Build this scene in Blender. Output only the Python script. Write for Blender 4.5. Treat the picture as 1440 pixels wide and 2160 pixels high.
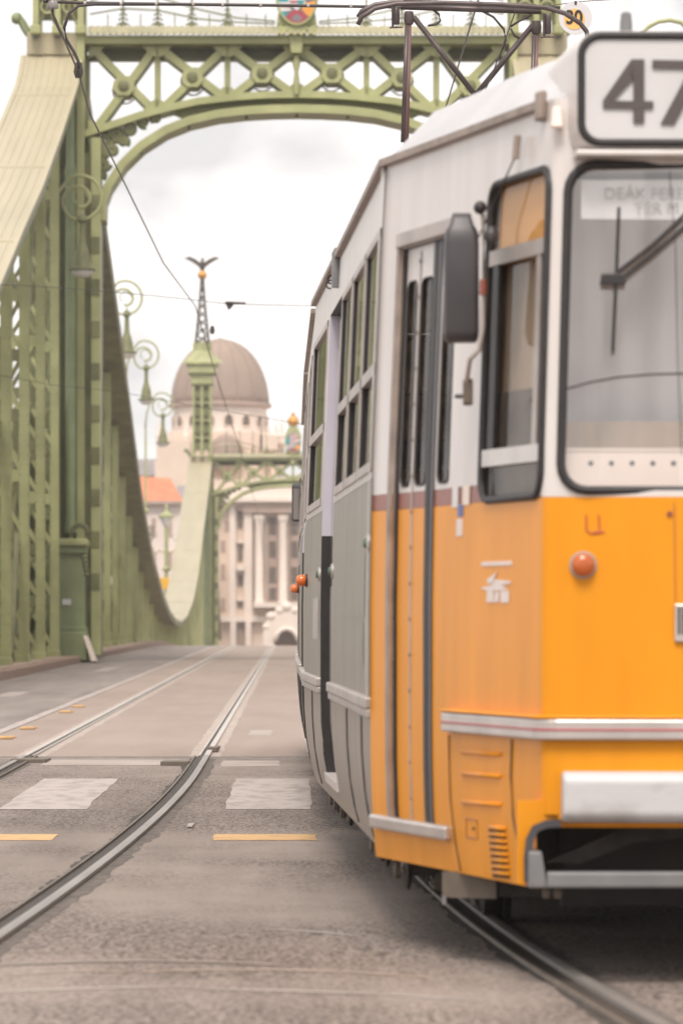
import bpy, bmesh, math, random
from mathutils import Vector, Matrix
random.seed(7)
D = bpy.data
scene = bpy.context.scene
for o in list(D.objects): D.objects.remove(o)
COL = scene.collection

# ------------------------------------------------------------------ camera, sky, sun, exposure
FPX, CX, CY, EYE = 9600.0, 616.0, 1515.0, 1.17      # focal length and principal point in photo pixels, eye height
cam_d = D.cameras.new('camera'); cam = D.objects.new('camera', cam_d); COL.objects.link(cam)
scene.camera = cam
cam.location = (0, 0, EYE); cam.rotation_euler = (math.radians(90), 0, 0)
cam_d.sensor_fit = 'VERTICAL'; cam_d.sensor_height = 36; cam_d.sensor_width = 24
cam_d.lens = FPX / 2160 * 36
cam_d.shift_x = (720 - CX) / 2160; cam_d.shift_y = (CY - 1080) / 2160
cam_d.clip_start = 0.1; cam_d.clip_end = 6000
cam_d.dof.use_dof = True; cam_d.dof.focus_distance = 29.0; cam_d.dof.aperture_fstop = 5.6
cam_d.dof.aperture_blades = 0

world = D.worlds.new('World'); scene.world = world; world.use_nodes = True
wn = world.node_tree.nodes; wl = world.node_tree.links; wn.clear()
SUN_EL, SUN_AZ = math.radians(56), math.radians(188)   # azimuth clockwise from +Y: behind the camera, to its left
sky = wn.new('ShaderNodeTexSky'); sky.sky_type = 'NISHITA'; sky.sun_disc = False
sky.sun_elevation = SUN_EL; sky.sun_rotation = SUN_AZ; sky.dust_density = 2.0
geo = wn.new('ShaderNodeTexCoord')
mp = wn.new('ShaderNodeMapping'); mp.inputs['Scale'].default_value = (1.0, 1.0, 1.7)
wl.new(geo.outputs['Generated'], mp.inputs['Vector'])
n1 = wn.new('ShaderNodeTexNoise'); n1.inputs['Scale'].default_value = 26.0; n1.inputs['Detail'].default_value = 4; n1.inputs['Roughness'].default_value = 0.42; n1.inputs['Distortion'].default_value = 0.3
wl.new(mp.outputs['Vector'], n1.inputs['Vector'])
cr = wn.new('ShaderNodeValToRGB')
cr.color_ramp.elements[0].position = 0.34; cr.color_ramp.elements[0].color = (6.4, 6.3, 6.3, 1)
cr.color_ramp.elements[1].position = 0.57; cr.color_ramp.elements[1].color = (9.9, 9.5, 9.25, 1)
wl.new(n1.outputs['Fac'], cr.inputs['Fac'])
n2 = wn.new('ShaderNodeTexNoise'); n2.inputs['Scale'].default_value = 5.0; n2.inputs['Detail'].default_value = 3
wl.new(mp.outputs['Vector'], n2.inputs['Vector'])
cr2 = wn.new('ShaderNodeValToRGB')
cr2.color_ramp.elements[0].position = 0.60; cr2.color_ramp.elements[0].color = (1, 1, 1, 1)
cr2.color_ramp.elements[1].position = 0.74; cr2.color_ramp.elements[1].color = (0.55, 0.55, 0.55, 1)
wl.new(n2.outputs['Fac'], cr2.inputs['Fac'])
mx = wn.new('ShaderNodeMix'); mx.data_type = 'RGBA'
wl.new(cr2.outputs['Color'], mx.inputs['Factor'])
wl.new(sky.outputs['Color'], mx.inputs['A']); wl.new(cr.outputs['Color'], mx.inputs['B'])
bg = wn.new('ShaderNodeBackground'); bg.inputs['Strength'].default_value = 0.115
wo = wn.new('ShaderNodeOutputWorld')
wl.new(mx.outputs['Result'], bg.inputs['Color']); wl.new(bg.outputs['Background'], wo.inputs['Surface'])

sun_d = D.lights.new('sun', 'SUN'); sun_d.energy = 2.7; sun_d.angle = math.radians(24); sun_d.color = (1.0, 0.91, 0.82)
sun = D.objects.new('sun', sun_d); COL.objects.link(sun)
sdir = Vector((math.sin(SUN_AZ) * math.cos(SUN_EL), math.cos(SUN_AZ) * math.cos(SUN_EL), math.sin(SUN_EL)))
sun.rotation_euler = sdir.to_track_quat('Z', 'Y').to_euler(); sun.location = (-20, -20, 40)

scene.view_settings.view_transform = 'Standard'; scene.view_settings.look = 'None'
scene.view_settings.exposure = 0.27; scene.view_settings.gamma = 1.0
scene.view_settings.use_curve_mapping = False
scene.render.engine = 'CYCLES'
scene.cycles.use_denoising = True
scene.cycles.max_bounces = 6; scene.cycles.diffuse_bounces = 3; scene.cycles.glossy_bounces = 3
scene.cycles.transparent_max_bounces = 12; scene.cycles.transmission_bounces = 4
scene.cycles.caustics_reflective = False; scene.cycles.caustics_refractive = False

# ------------------------------------------------------------------ helpers
GR, Y1, Y2 = 0.0228, 165.0, 239.0
def road_z(y):
    if y <= Y1: return GR * y
    if y <= Y2:
        u = y - Y1; return GR * Y1 + GR * (u - u * u / (Y2 - Y1))
    if y <= 380: return GR * Y1 - GR * (y - Y2)
    return GR * Y1 - GR * (380 - Y2)
def at(px, py, d):
    return Vector(((px - CX) * d / FPX, d, EYE + (CY - py) * d / FPX))
def dg(py): return EYE * FPX / (py - 1296.0)          # distance of the road point seen at photo row py
def gx(px, py): return (px - CX) * dg(py) / FPX

ROOT = {}
class MB:
    def __init__(s): s.v = []; s.f = []
    def add(s, vs, fs):
        b = len(s.v); s.v += [Vector(p) for p in vs]; s.f += [tuple(i + b for i in f) for f in fs]; return s
    def hexa(s, a, b):                                  # two matching quads
        return s.add(list(a) + list(b), [(3, 2, 1, 0), (4, 5, 6, 7), (0, 1, 5, 4), (1, 2, 6, 5), (2, 3, 7, 6), (3, 0, 4, 7)])
    def box(s, x0, x1, y0, y1, z0, z1):
        return s.hexa([(x0, y0, z0), (x1, y0, z0), (x1, y1, z0), (x0, y1, z0)], [(x0, y0, z1), (x1, y0, z1), (x1, y1, z1), (x0, y1, z1)])
    def bar(s, a, b, w, h, up=(0, 0, 1)):               # rectangular bar from a to b
        a = Vector(a); b = Vector(b); t = (b - a).normalized(); u = Vector(up)
        r = t.cross(u)
        if r.length < 1e-4: r = t.cross(Vector((1, 0, 0)))
        r.normalize(); q = r.cross(t).normalized()
        c = [r * w / 2 + q * h / 2, -r * w / 2 + q * h / 2, -r * w / 2 - q * h / 2, r * w / 2 - q * h / 2]
        return s.hexa([a + k for k in c], [b + k for k in c])
    def sweep(s, pts, sec, closed=False, up=(0, 0, 1), cap=True):   # sec: list of (side, up) offsets
        pts = [Vector(p) for p in pts]; n = len(pts); m = len(sec); vs = []
        for i, p in enumerate(pts):
            a = pts[i - 1] if (i or closed) else p; b = pts[(i + 1) % n] if (i < n - 1 or closed) else p
            t = (b - a).normalized(); u = Vector(up); r = t.cross(u)
            if r.length < 1e-4: r = t.cross(Vector((0, 1, 0)))
            r.normalize(); q = r.cross(t).normalized()
            vs += [p + r * c[0] + q * c[1] for c in sec]
        fs = []
        for i in range(n if closed else n - 1):
            j = (i + 1) % n
            for k in range(m): fs.append((i * m + k, i * m + (k + 1) % m, j * m + (k + 1) % m, j * m + k))
        if cap and not closed: fs += [tuple(range(m))[::-1], tuple((n - 1) * m + k for k in range(m))]
        return s.add(vs, fs)
    def tube(s, pts, r, n=8, closed=False, up=(0, 0, 1)):
        return s.sweep(pts, [(r * math.cos(2 * math.pi * k / n), r * math.sin(2 * math.pi * k / n)) for k in range(n)], closed, up)
    def lathe(s, c, prof, n=16, axis=(0, 0, 1)):        # prof: (radius, height)
        c = Vector(c); ax = Vector(axis).normalized(); a = ax.orthogonal().normalized(); b = ax.cross(a); vs = []
        for r, h in prof:
            vs += [c + ax * h + (a * math.cos(2 * math.pi * (k + .5) / n) + b * math.sin(2 * math.pi * (k + .5) / n)) * max(r, 1e-4) for k in range(n)]
        fs = []
        for i in range(len(prof) - 1):
            for k in range(n): fs.append((i * n + k, i * n + (k + 1) % n, (i + 1) * n + (k + 1) % n, (i + 1) * n + k))
        fs += [tuple(range(n))[::-1], tuple((len(prof) - 1) * n + k for k in range(n))]
        return s.add(vs, fs)
    def prism(s, poly, off):                            # 3-D polygon extruded by a vector
        off = Vector(off); n = len(poly); p = [Vector(q) for q in poly]
        return s.add(p + [q + off for q in p], [tuple(range(n))[::-1], tuple(range(n, 2 * n))] + [(k, (k + 1) % n, (k + 1) % n + n, k + n) for k in range(n)])
    def ball(s, c, r, n=14, m=9, sc=(1, 1, 1)):
        prof = [(r * math.sin(math.pi * i / m), -r * math.cos(math.pi * i / m)) for i in range(m + 1)]
        b = len(s.v); s.lathe((0, 0, 0), prof, n)
        for i in range(b, len(s.v)):
            q = s.v[i]; s.v[i] = Vector(c) + Vector((q.x * sc[0], q.y * sc[1], q.z * sc[2]))
        return s
    def build(s, name, mat, parent=None, smooth=False, bevel=0, seg=2):
        root = parent
        while root is not None and root.parent is not None: root = root.parent
        off = Vector(root.location) if root is not None else Vector((0, 0, 0))
        me = D.meshes.new(name); me.from_pydata([tuple(p - off) for p in s.v], [], s.f)
        bm = bmesh.new(); bm.from_mesh(me); bmesh.ops.recalc_face_normals(bm, faces=bm.faces[:]); bm.to_mesh(me); bm.free()
        if mat: me.materials.append(mat)
        if smooth: me.polygons.foreach_set('use_smooth', [True] * len(me.polygons))
        o = D.objects.new(name, me); COL.objects.link(o)
        if parent: o.parent = parent
        if smooth and smooth != 'all':
            md = o.modifiers.new('e', 'EDGE_SPLIT'); md.split_angle = math.radians(38)
        if bevel:
            md = o.modifiers.new('b', 'BEVEL'); md.width = bevel; md.segments = seg; md.limit_method = 'ANGLE'
        return o
def tag(o, label, cat, group=None):
    o['label'] = label; o['category'] = cat
    if group: o['group'] = group
    return o
def struct(o): o['kind'] = 'structure'; return o
def thing(name, loc, label, cat, group=None):
    o = D.objects.new(name, None); COL.objects.link(o); o.location = loc; o.empty_display_size = .2
    return tag(o, label, cat, group)
def copy_tree(o, parent=None):
    c = o.copy(); COL.objects.link(c)
    if parent: c.parent = parent
    for ch in list(o.children): copy_tree(ch, c)
    return c
def rrect(w, h, r, n=5):                               # rounded rectangle outline centred on the origin
    out = []
    for cx, cy, a0 in ((w / 2 - r, h / 2 - r, 0), (-w / 2 + r, h / 2 - r, 90), (-w / 2 + r, -h / 2 + r, 180), (w / 2 - r, -h / 2 + r, 270)):
        for k in range(n + 1):
            a = math.radians(a0 + 90 * k / n); out.append((cx + r * math.cos(a), cy + r * math.sin(a)))
    return out
def text_mesh(name, body, mat, parent, M, size, ext=.002, sx=1.0, bold=0.0):
    cu = D.curves.new(name, 'FONT'); cu.body = body; cu.size = size; cu.extrude = ext; cu.align_x = 'CENTER'; cu.align_y = 'CENTER'; cu.offset = bold
    to = D.objects.new(name, cu); COL.objects.link(to)
    dgp = bpy.context.evaluated_depsgraph_get(); me = D.meshes.new_from_object(to.evaluated_get(dgp)); D.objects.remove(to)
    root = parent
    while root.parent is not None: root = root.parent
    me.transform(Matrix.Diagonal((sx, 1, 1, 1))); me.transform(M); me.transform(Matrix.Translation(-Vector(root.location)))
    me.materials.clear(); me.materials.append(mat); me.name = name
    o = D.objects.new(name, me); COL.objects.link(o); o.parent = parent; return o

# ------------------------------------------------------------------ materials
def mat(name, col, rough=.5, metal=0.0, var=.12, scale=6.0, col2=None, bump=0.0, bscale=None, spec=.5, stretch=(1, 1, 1), detail=5, coat=0.0, lo=.35, hi=.7):
    m = D.materials.new(name); m.use_nodes = True; nt = m.node_tree; N = nt.nodes; L = nt.links
    p = N['Principled BSDF']; p.inputs['Roughness'].default_value = rough; p.inputs['Metallic'].default_value = metal
    p.inputs['Specular IOR Level'].default_value = spec; p.inputs['Coat Weight'].default_value = coat; p.inputs['Coat Roughness'].default_value = .12
    if var or col2:
        tc = N.new('ShaderNodeTexCoord'); ma = N.new('ShaderNodeMapping'); ma.inputs['Scale'].default_value = stretch
        L.new(tc.outputs['Object'], ma.inputs['Vector'])
        no = N.new('ShaderNodeTexNoise'); no.inputs['Scale'].default_value = scale; no.inputs['Detail'].default_value = detail
        L.new(ma.outputs['Vector'], no.inputs['Vector'])
        rp = N.new('ShaderNodeValToRGB'); c2 = col2 or tuple(c * (1 - var * 2) for c in col)
        rp.color_ramp.elements[0].position = lo; rp.color_ramp.elements[0].color = (*c2, 1)
        rp.color_ramp.elements[1].position = hi; rp.color_ramp.elements[1].color = (*col, 1)
        L.new(no.outputs['Fac'], rp.inputs['Fac']); L.new(rp.outputs['Color'], p.inputs['Base Color'])
        if bump:
            nb = N.new('ShaderNodeTexNoise'); nb.inputs['Scale'].default_value = bscale or scale * 4; nb.inputs['Detail'].default_value = 4
            L.new(ma.outputs['Vector'], nb.inputs['Vector'])
            bp = N.new('ShaderNodeBump'); bp.inputs['Strength'].default_value = bump; bp.inputs['Distance'].default_value = .02
            L.new(nb.outputs['Fac'], bp.inputs['Height']); L.new(bp.outputs['Normal'], p.inputs['Normal'])
    else: p.inputs['Base Color'].default_value = (*col, 1)
    return m
def asphalt(name, ca, cb, cpatch, grain):
    m = D.materials.new(name); m.use_nodes = True; nt = m.node_tree; N = nt.nodes; L = nt.links
    p = N['Principled BSDF']; p.inputs['Roughness'].default_value = .82; p.inputs['Specular IOR Level'].default_value = .3
    tc = N.new('ShaderNodeTexCoord')
    def noise(sc, st, det=4, ro=.55):
        ma = N.new('ShaderNodeMapping'); ma.inputs['Scale'].default_value = st; L.new(tc.outputs['Object'], ma.inputs['Vector'])
        n = N.new('ShaderNodeTexNoise'); n.inputs['Scale'].default_value = sc; n.inputs['Detail'].default_value = det; n.inputs['Roughness'].default_value = ro
        L.new(ma.outputs['Vector'], n.inputs['Vector']); return n
    def ramp(n, p0, c0, p1, c1):
        r = N.new('ShaderNodeValToRGB'); r.color_ramp.elements[0].position = p0; r.color_ramp.elements[0].color = (*c0, 1)
        r.color_ramp.elements[1].position = p1; r.color_ramp.elements[1].color = (*c1, 1); L.new(n.outputs['Fac'], r.inputs['Fac']); return r
    big = ramp(noise(.9, (1, .22, 1), 5), .34, ca, .66, cb)
    streak = ramp(noise(2.2, (1.6, .09, 1), 4), .42, (0, 0, 0), .72, (1, 1, 1))      # wear along the traffic
    m1 = N.new('ShaderNodeMix'); m1.data_type = 'RGBA'; mu = N.new('ShaderNodeMath'); mu.operation = 'MULTIPLY'; mu.inputs[1].default_value = .45
    L.new(streak.outputs['Color'], mu.inputs[0]); L.new(mu.outputs[0], m1.inputs['Factor']); L.new(big.outputs['Color'], m1.inputs['A']); m1.inputs['B'].default_value = (*cpatch, 1)
    gr = ramp(noise(46, (1, .5, 1), 4, .8), .42, (0.16, 0.14, 0.13), .56, (1, 1, 1))
    gm = ramp(noise(1.1, (.45, .35, 1), 4, .6), .38, (.12, .12, .12), .60, (1, 1, 1))             # where the coarse grain lies open
    gf = N.new('ShaderNodeMath'); gf.operation = 'MULTIPLY'; gf.inputs[1].default_value = grain; L.new(gm.outputs['Color'], gf.inputs[0])
    m2 = N.new('ShaderNodeMix'); m2.data_type = 'RGBA'; m2.blend_type = 'MULTIPLY'
    L.new(gf.outputs[0], m2.inputs['Factor']); L.new(m1.outputs['Result'], m2.inputs['A']); L.new(gr.outputs['Color'], m2.inputs['B'])
    L.new(m2.outputs['Result'], p.inputs['Base Color'])
    nb = noise(90, (1, .6, 1), 3); bp = N.new('ShaderNodeBump'); bp.inputs['Strength'].default_value = .35; bp.inputs['Distance'].default_value = .01
    L.new(nb.outputs['Fac'], bp.inputs['Height']); L.new(bp.outputs['Normal'], p.inputs['Normal'])
    return m
def glass(name, tint=(1, 1, 1), refl=.5, rough=.02, top=.9):
    m = D.materials.new(name); m.use_nodes = True; N = m.node_tree.nodes; L = m.node_tree.links; N.clear()
    t = N.new('ShaderNodeBsdfTransparent'); t.inputs['Color'].default_value = (*tint, 1)
    g = N.new('ShaderNodeBsdfGlossy'); g.inputs['Roughness'].default_value = rough; g.inputs['Color'].default_value = (.95, .95, .95, 1)
    lw = N.new('ShaderNodeLayerWeight'); lw.inputs['Blend'].default_value = .5
    pw = N.new('ShaderNodeMath'); pw.operation = 'POWER'; pw.inputs[1].default_value = 4.5; L.new(lw.outputs['Facing'], pw.inputs[0])
    mu = N.new('ShaderNodeMath'); mu.operation = 'MULTIPLY_ADD'; mu.inputs[1].default_value = top; mu.inputs[2].default_value = refl; mu.use_clamp = True
    L.new(pw.outputs[0], mu.inputs[0])
    mx_ = N.new('ShaderNodeMixShader'); L.new(mu.outputs[0], mx_.inputs['Fac']); L.new(t.outputs[0], mx_.inputs[1]); L.new(g.outputs[0], mx_.inputs[2])
    o = N.new('ShaderNodeOutputMaterial'); L.new(mx_.outputs[0], o.inputs['Surface']); return m

M = {}
M['green'] = mat('green_paint', (.45, .465, .225), .45, var=.13, scale=1.2, bump=.05)
M['green_d'] = mat('green_paint_shaded', (.215, .222, .100), .5, var=.2, scale=1.6)  # darker copy of the green; shade between flanges put into the colour
M['green_b'] = mat('green_blue_paint', (.255, .30, .155), .45, var=.12, scale=1.5)
M['ivory'] = mat('sky_glare_plate', (.45, .40, .275), .5, var=.06, scale=.8, stretch=(2.5, .3, .3), detail=6)  # grazing sky glare on green plates, put into a pale colour
M['roofplate'] = mat('corrugated_plate', (.40, .375, .235), .5, var=.1, scale=2)
M['asph'] = asphalt('approach_asphalt', (.228, .187, .163), (.335, .279, .247), (.385, .324, .288), .95)
M['deck'] = asphalt('deck_asphalt', (.300, .238, .205), (.345, .277, .240), (.375, .305, .267), .12)
M['lane'] = asphalt('lane_asphalt', (.205, .174, .159), (.280, .240, .220), (.36, .312, .286), .15)
M['filler'] = mat('joint_filler', (.185, .156, .138), .85, var=.25, scale=14, bump=.4)
M['mortar'] = mat('pale_joint_mortar', (.46, .385, .34), .85, var=.12, scale=5)
M['steel_l'] = mat('rail_steel_sheen', (.60, .55, .51), .45, metal=.2, var=.1, scale=4)  # far rails: specular sheen put into a paler steel colour
M['filler_d'] = mat('joint_filler_dark', (.085, .07, .060), .85, var=.25, scale=16, bump=.4)
M['steel'] = mat('rail_steel', (.34, .31, .285), .42, metal=.35, var=.12, scale=4, stretch=(1, .2, 1))
M['groove'] = mat('groove_dirt_shade', (.065, .050, .041), .7, var=.2, scale=9)  # dirt tone darkened to carry the shade of a deeper groove
M['railside'] = mat('rail_side', (.19, .155, .125), .6, metal=.2, var=.15, scale=8)
M['wpaint'] = mat('road_white', (.435, .378, .352), .7, col2=(.315, .268, .243), scale=9, stretch=(1, .25, 1), lo=.34, hi=.56)
M['ypaint'] = mat('road_yellow', (.60, .375, .17), .7, col2=(.42, .26, .12), scale=8, lo=.32, hi=.5)
M['worn_w'] = mat('worn_white', (.43, .372, .342), .8, col2=(.335, .28, .25), scale=2.6, stretch=(.8, 2, 1), lo=.40, hi=.62)
M['worn_y'] = mat('worn_yellow', (.42, .315, .225), .8, col2=(.335, .28, .25), scale=2.6, stretch=(.8, 2, 1), lo=.44, hi=.66)
M['worn_d'] = mat('tyre_streak', (.335, .28, .25), .8, col2=(.235, .196, .174), scale=2.6, stretch=(.7, 2, 1), lo=.42, hi=.66)
M['kerb'] = mat('kerb_stone', (.36, .235, .185), .8, var=.14, scale=3)
M['pave'] = mat('pavement', (.50, .37, .30), .85, var=.1, scale=2)
M['ground'] = mat('bank_ground', (.20, .18, .15), .9, var=.15, scale=.2)
M['water'] = mat('river', (.07, .085, .07), .12, var=.1, scale=.3, bump=.2)
M['t_white'] = mat('tram_white', (.69, .652, .635), .34, col2=(.62, .575, .55), scale=3, coat=.15, bump=.04, bscale=3.0, stretch=(3, 3, .5))
M['t_orange'] = mat('tram_orange', (.81, .315, .017), .33, var=.06, scale=2.0, coat=.0, spec=.17, bump=.05, bscale=3.0, stretch=(3, 3, .6))
M['t_brown'] = mat('tram_brown', (.29, .085, .055), .35, var=.1, scale=5)
M['t_grey'] = mat('tram_wrap_grey', (.305, .265, .228), .33, col2=(.215, .185, .158), scale=2.2, stretch=(1, 1.4, .5), lo=.3, hi=.75)
M['t_roof'] = mat('tram_roof', (.54, .535, .55), .38, var=.08, scale=3)
M['t_gutter'] = mat('tram_gutter', (.38, .30, .255), .5, var=.2, scale=9)
M['alu'] = mat('aluminium', (.66, .61, .58), .3, metal=.65, var=.1, scale=6)
M['alu_d'] = mat('aluminium_dull', (.50, .45, .42), .45, metal=.4, var=.12, scale=6)
M['red'] = mat('red_strip', (.42, .05, .06), .4, var=.1, scale=8)
M['rubber'] = mat('rubber', (.028, .025, .026), .5, var=.15, scale=20)
M['dark'] = mat('underframe', (.022, .020, .019), .7, var=.3, scale=6)
M['dark2'] = mat('bogie', (.055, .047, .042), .6, var=.3, scale=9)
M['guard'] = mat('lifeguard_board', (.17, .135, .105), .7, var=.2, scale=8)
M['grey'] = mat('grey_plastic', (.066, .062, .068), .42, var=.08, scale=8)
M['greylt'] = mat('grey_bar', (.20, .20, .205), .4, var=.1, scale=8)
M['signwhite'] = mat('sign_face', (.66, .65, .655), .3, var=.05, scale=3, coat=.3)
M['bumper'] = mat('bumper_paint', (.53, .52, .53), .4, col2=(.40, .385, .38), scale=5, stretch=(1, 1, 2), lo=.30, hi=.48, bump=.08)
M['digit'] = mat('sign_digit', (.105, .085, .082), .4, var=.1, scale=5)
M['text'] = mat('notice_text', (.50, .49, .49), .6, var=.05)
M['paper'] = mat('paper', (.90, .89, .88), .7, var=.03)
M['curtain'] = mat('grey_curtain', (.72, .69, .69), .8, var=.05, scale=3, stretch=(2, 2, .6))
M['curtain_o'] = mat('orange_blind', (.80, .40, .10), .7, var=.1, scale=3, stretch=(.5, .5, 3))
M['dash'] = mat('cab_panel', (.85, .72, .63), .5, var=.03)
M['wood'] = mat('cab_beige', (.52, .39, .27), .5, var=.15, scale=3, stretch=(4, 4, .5))
M['inner'] = mat('saloon_lining', (.55, .47, .38), .6, var=.1)
M['seat'] = mat('seat_brown', (.10, .05, .03), .6, var=.1)
M['amber'] = mat('amber_lens', (.80, .17, .02), .2, var=.1, scale=12, coat=.5)
M['amber_d'] = mat('amber_lens_dark', (.55, .12, .02), .2, var=.1, scale=12, coat=.5)
M['btn'] = mat('button_green', (.09, .16, .10), .4, var=.1)
M['blue'] = mat('sticker_blue', (.10, .17, .42), .5, var=.05)
M['logo'] = mat('logo_white', (.80, .70, .66), .5, var=.05)
M['jamb'] = mat('door_jamb', (.62, .60, .70), .35, var=.03)  # lavender tint is bluish sky light put into the jamb colour
M['glass'] = glass('window_glass', (.80, .76, .70), .16)
M['glass_w'] = glass('windscreen_glass', (.96, .95, .95), .20)
M['glass_s'] = glass('cab_side_glass', (.96, .95, .94), .05, .02, .35)
M['glass_h'] = glass('house_glass', (.25, .22, .2), .12)
M['mirror'] = mat('mirror_glass', (.22, .19, .17), .03, metal=1.0, var=0)
M['wire'] = mat('wire', (.070, .060, .058), .5, metal=.3, var=.1)
M['panto'] = mat('pantograph_tube', (.120, .092, .090), .4, metal=.3, var=.2, scale=6)
M['panto_r'] = mat('pantograph_red', (.30, .17, .16), .45, metal=.2, var=.15, scale=6)
M['porc'] = mat('porcelain', (.30, .27, .27), .3, var=.1)
M['lampglass'] = mat('lamp_glass', (.75, .72, .70), .15, var=.02, coat=.5)
M['yellow'] = mat('yellow_plate', (.86, .48, .04), .45, var=.06)
M['signpale'] = mat('disc_pale', (.66, .65, .67), .4, var=.04)
M['signor'] = mat('disc_orange', (.88, .52, .16), .4, var=.04)
M['gold'] = mat('gilding', (.78, .36, .06), .3, metal=.3, var=.1)
M['bronze'] = mat('bronze', (.075, .05, .032), .5, metal=.3, var=.15)
M['teal'] = mat('arms_teal', (.03, .32, .36), .4, var=.05)
M['arms_r'] = mat('arms_red', (.42, .06, .09), .4, var=.05)
M['arms_w'] = mat('arms_white', (.72, .70, .68), .4, var=.05)
M['arms_o'] = mat('arms_orange', (.85, .36, .06), .4, var=.05)
M['arms_g'] = mat('arms_grey', (.22, .21, .23), .4, var=.05)
M['stone'] = mat('hotel_stone', (.78, .625, .51), .8, var=.06, scale=.5, stretch=(1, 1, .6))
M['stone_l'] = mat('hotel_stone_light', (.82, .71, .63), .8, var=.05, scale=.5)
M['stone_d'] = mat('hotel_stone_dark', (.46, .345, .285), .8, var=.08, scale=.8)
M['dome'] = mat('dome_copper', (.36, .262, .205), .6, var=.1, scale=.35, stretch=(1, 1, .5))
M['tile'] = mat('roof_tiles', (.70, .24, .12), .8, var=.14, scale=1.0)
M['slate'] = mat('slate_roof', (.30, .27, .28), .7, var=.1, scale=.6)
M['plaster'] = mat('plaster', (.84, .72, .66), .85, var=.06, scale=.4)
M['pane_dark'] = mat('dark_opening', (.14, .105, .085), .5, var=.1)

# ------------------------------------------------------------------ the setting: banks, river, road, deck, pavements
def sheet(name, x0, x1, ys, h, m, parent=None, zf=road_z):
    b = MB(); vs = []; fs = []
    for i, y in enumerate(ys):
        vs += [(x0, y, zf(y) + h), (x1, y, zf(y) + h)]
        if i: fs.append((2 * i - 2, 2 * i - 1, 2 * i + 1, 2 * i))
    b.add(vs, fs); return b.build(name, m, parent)
def frange(a, b, st):
    n = max(1, int(round((b - a) / st))); return [a + (b - a) * i / n for i in range(n + 1)]
YJ = 37.2                                               # where the approach meets the bridge
ground = struct(MB().box(-900, 900, -900, 30, -14, -.95).build('ground', M['ground']))
far_bank = struct(MB().box(-1500, 1500, 380, 3500, -14, .53).build('far_bank', M['ground']))
river = struct(MB().add([(-1500, 30, -9), (1500, 30, -9), (1500, 380, -9), (-1500, 380, -9)], [(0, 1, 2, 3)]).build('river_water', M['water']))
road = struct(sheet('road', -40, 40, frange(-40, YJ, 4), 0, M['asph']))
deck = struct(sheet('bridge_deck', -5.1, 5.35, frange(YJ, 380, 3), 0, M['deck']))
sheet('car_lane', -5.1, -2.98, frange(YJ + .3, 300, 3), .004, M['lane'], deck)
MB().hexa([(-9.6, YJ, -1.6), (9.9, YJ, -1.6), (9.9, 380, -1.6), (-9.6, 380, -1.6)], [(-9.6, YJ, road_z(YJ) - .1), (9.9, YJ, road_z(YJ) - .1), (9.9, 380, .3), (-9.6, 380, .3)]).build('deck_girder', M['green_d'], deck)
stone_me = None
def pavement(name, xk, xo, side):
    pv = MB(); ys = frange(YJ, 380, 3); vs = []; fs = []
    for i, y in enumerate(ys):
        z = road_z(y)
        vs += [(xk + side * .28, y, z - .1), (xk + side * .28, y, z + .165), (xo, y, z + .165), (xo, y, z - .3)]
        if i:
            a = 4 * i - 4; b = 4 * i
            for k in range(3): fs.append((a + k, a + k + 1, b + k + 1, b + k))
    pv.add(vs, fs); o = struct(pv.build(name, M['pave']))
    src = MB().box(min(0, side * .28), max(0, side * .28), .01, 1.985, -.05, .175).build('kerb_stone', M['kerb'], bevel=.02, seg=1)
    k = 0
    for y in frange(40, 204, 2)[:-1]:
        c = src if k == 0 else src.copy()
        if k: COL.objects.link(c)
        c.parent = o; c.location = (xk, y, road_z(y) + random.uniform(-.006, .006))
        c.rotation_euler.x = math.atan(road_z(y + 2) / 2 - road_z(y) / 2); k += 1
    return o
pavement('pavement', -5.1, -9.6, -1); pavement('pavement', 5.35, 9.9, 1)

# painted markings
def patch(name, x0, x1, y0, y1, m, parent, h=.0022, rag=.012, n=10):
    b = MB(); top = []; bot = []
    for i in range(n + 1):
        y = y0 + (y1 - y0) * i / n
        top.append((x0 + random.uniform(-rag, rag), y, road_z(y) + h)); bot.append((x1 + random.uniform(-rag, rag), y, road_z(y) + h))
    vs = []; fs = []
    for i in range(n + 1):
        vs += [top[i], bot[i]]
        if i: fs.append((2 * i - 2, 2 * i - 1, 2 * i + 1, 2 * i))
    b.add(vs, fs); return b.build(name, m, parent)
for x0 in (-5.9, -4.53, -3.14, -1.76, -.40, .98, 2.36, 3.72): patch('crossing_stripe', x0, x0 + .52, 27.3, 32.4, M['wpaint'], road)
for x0 in (-4.6, -3.2, -1.78, -.41, .98): patch('yellow_dash', x0, x0 + .545, 23.55, 24.2, M['ypaint'], road, n=4)
patch('repair_patch', -.55, -.1, 35.0, 36.4, M['worn_w'], road, h=.0016)
patch('repair_patch', -1.95, -.9, 35.3, 36.6, M['worn_w'], road, h=.0016)
patch('lane_line', -2.965, -2.84, 37.7, 230, M['wpaint'], deck, n=120, rag=.008, h=.006)
for y in (42.6, 46.2, 54.0, 57.2): MB().box(-2.76, -2.62, y, y + .9, road_z(y), road_z(y) + .03).build('yellow_road_stud', M['ypaint'], deck, bevel=.008, seg=1)
for (x, y, l) in ((-4.25, 64.5, 4), (-4.1, 93, 7)): patch('lane_arrow', x, x + .32, y, y + l, M['worn_w'], deck, h=.0065)
patch('deck_scar', -.42, -.2, 44, 46, M['worn_w'], deck, h=.0016)
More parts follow.
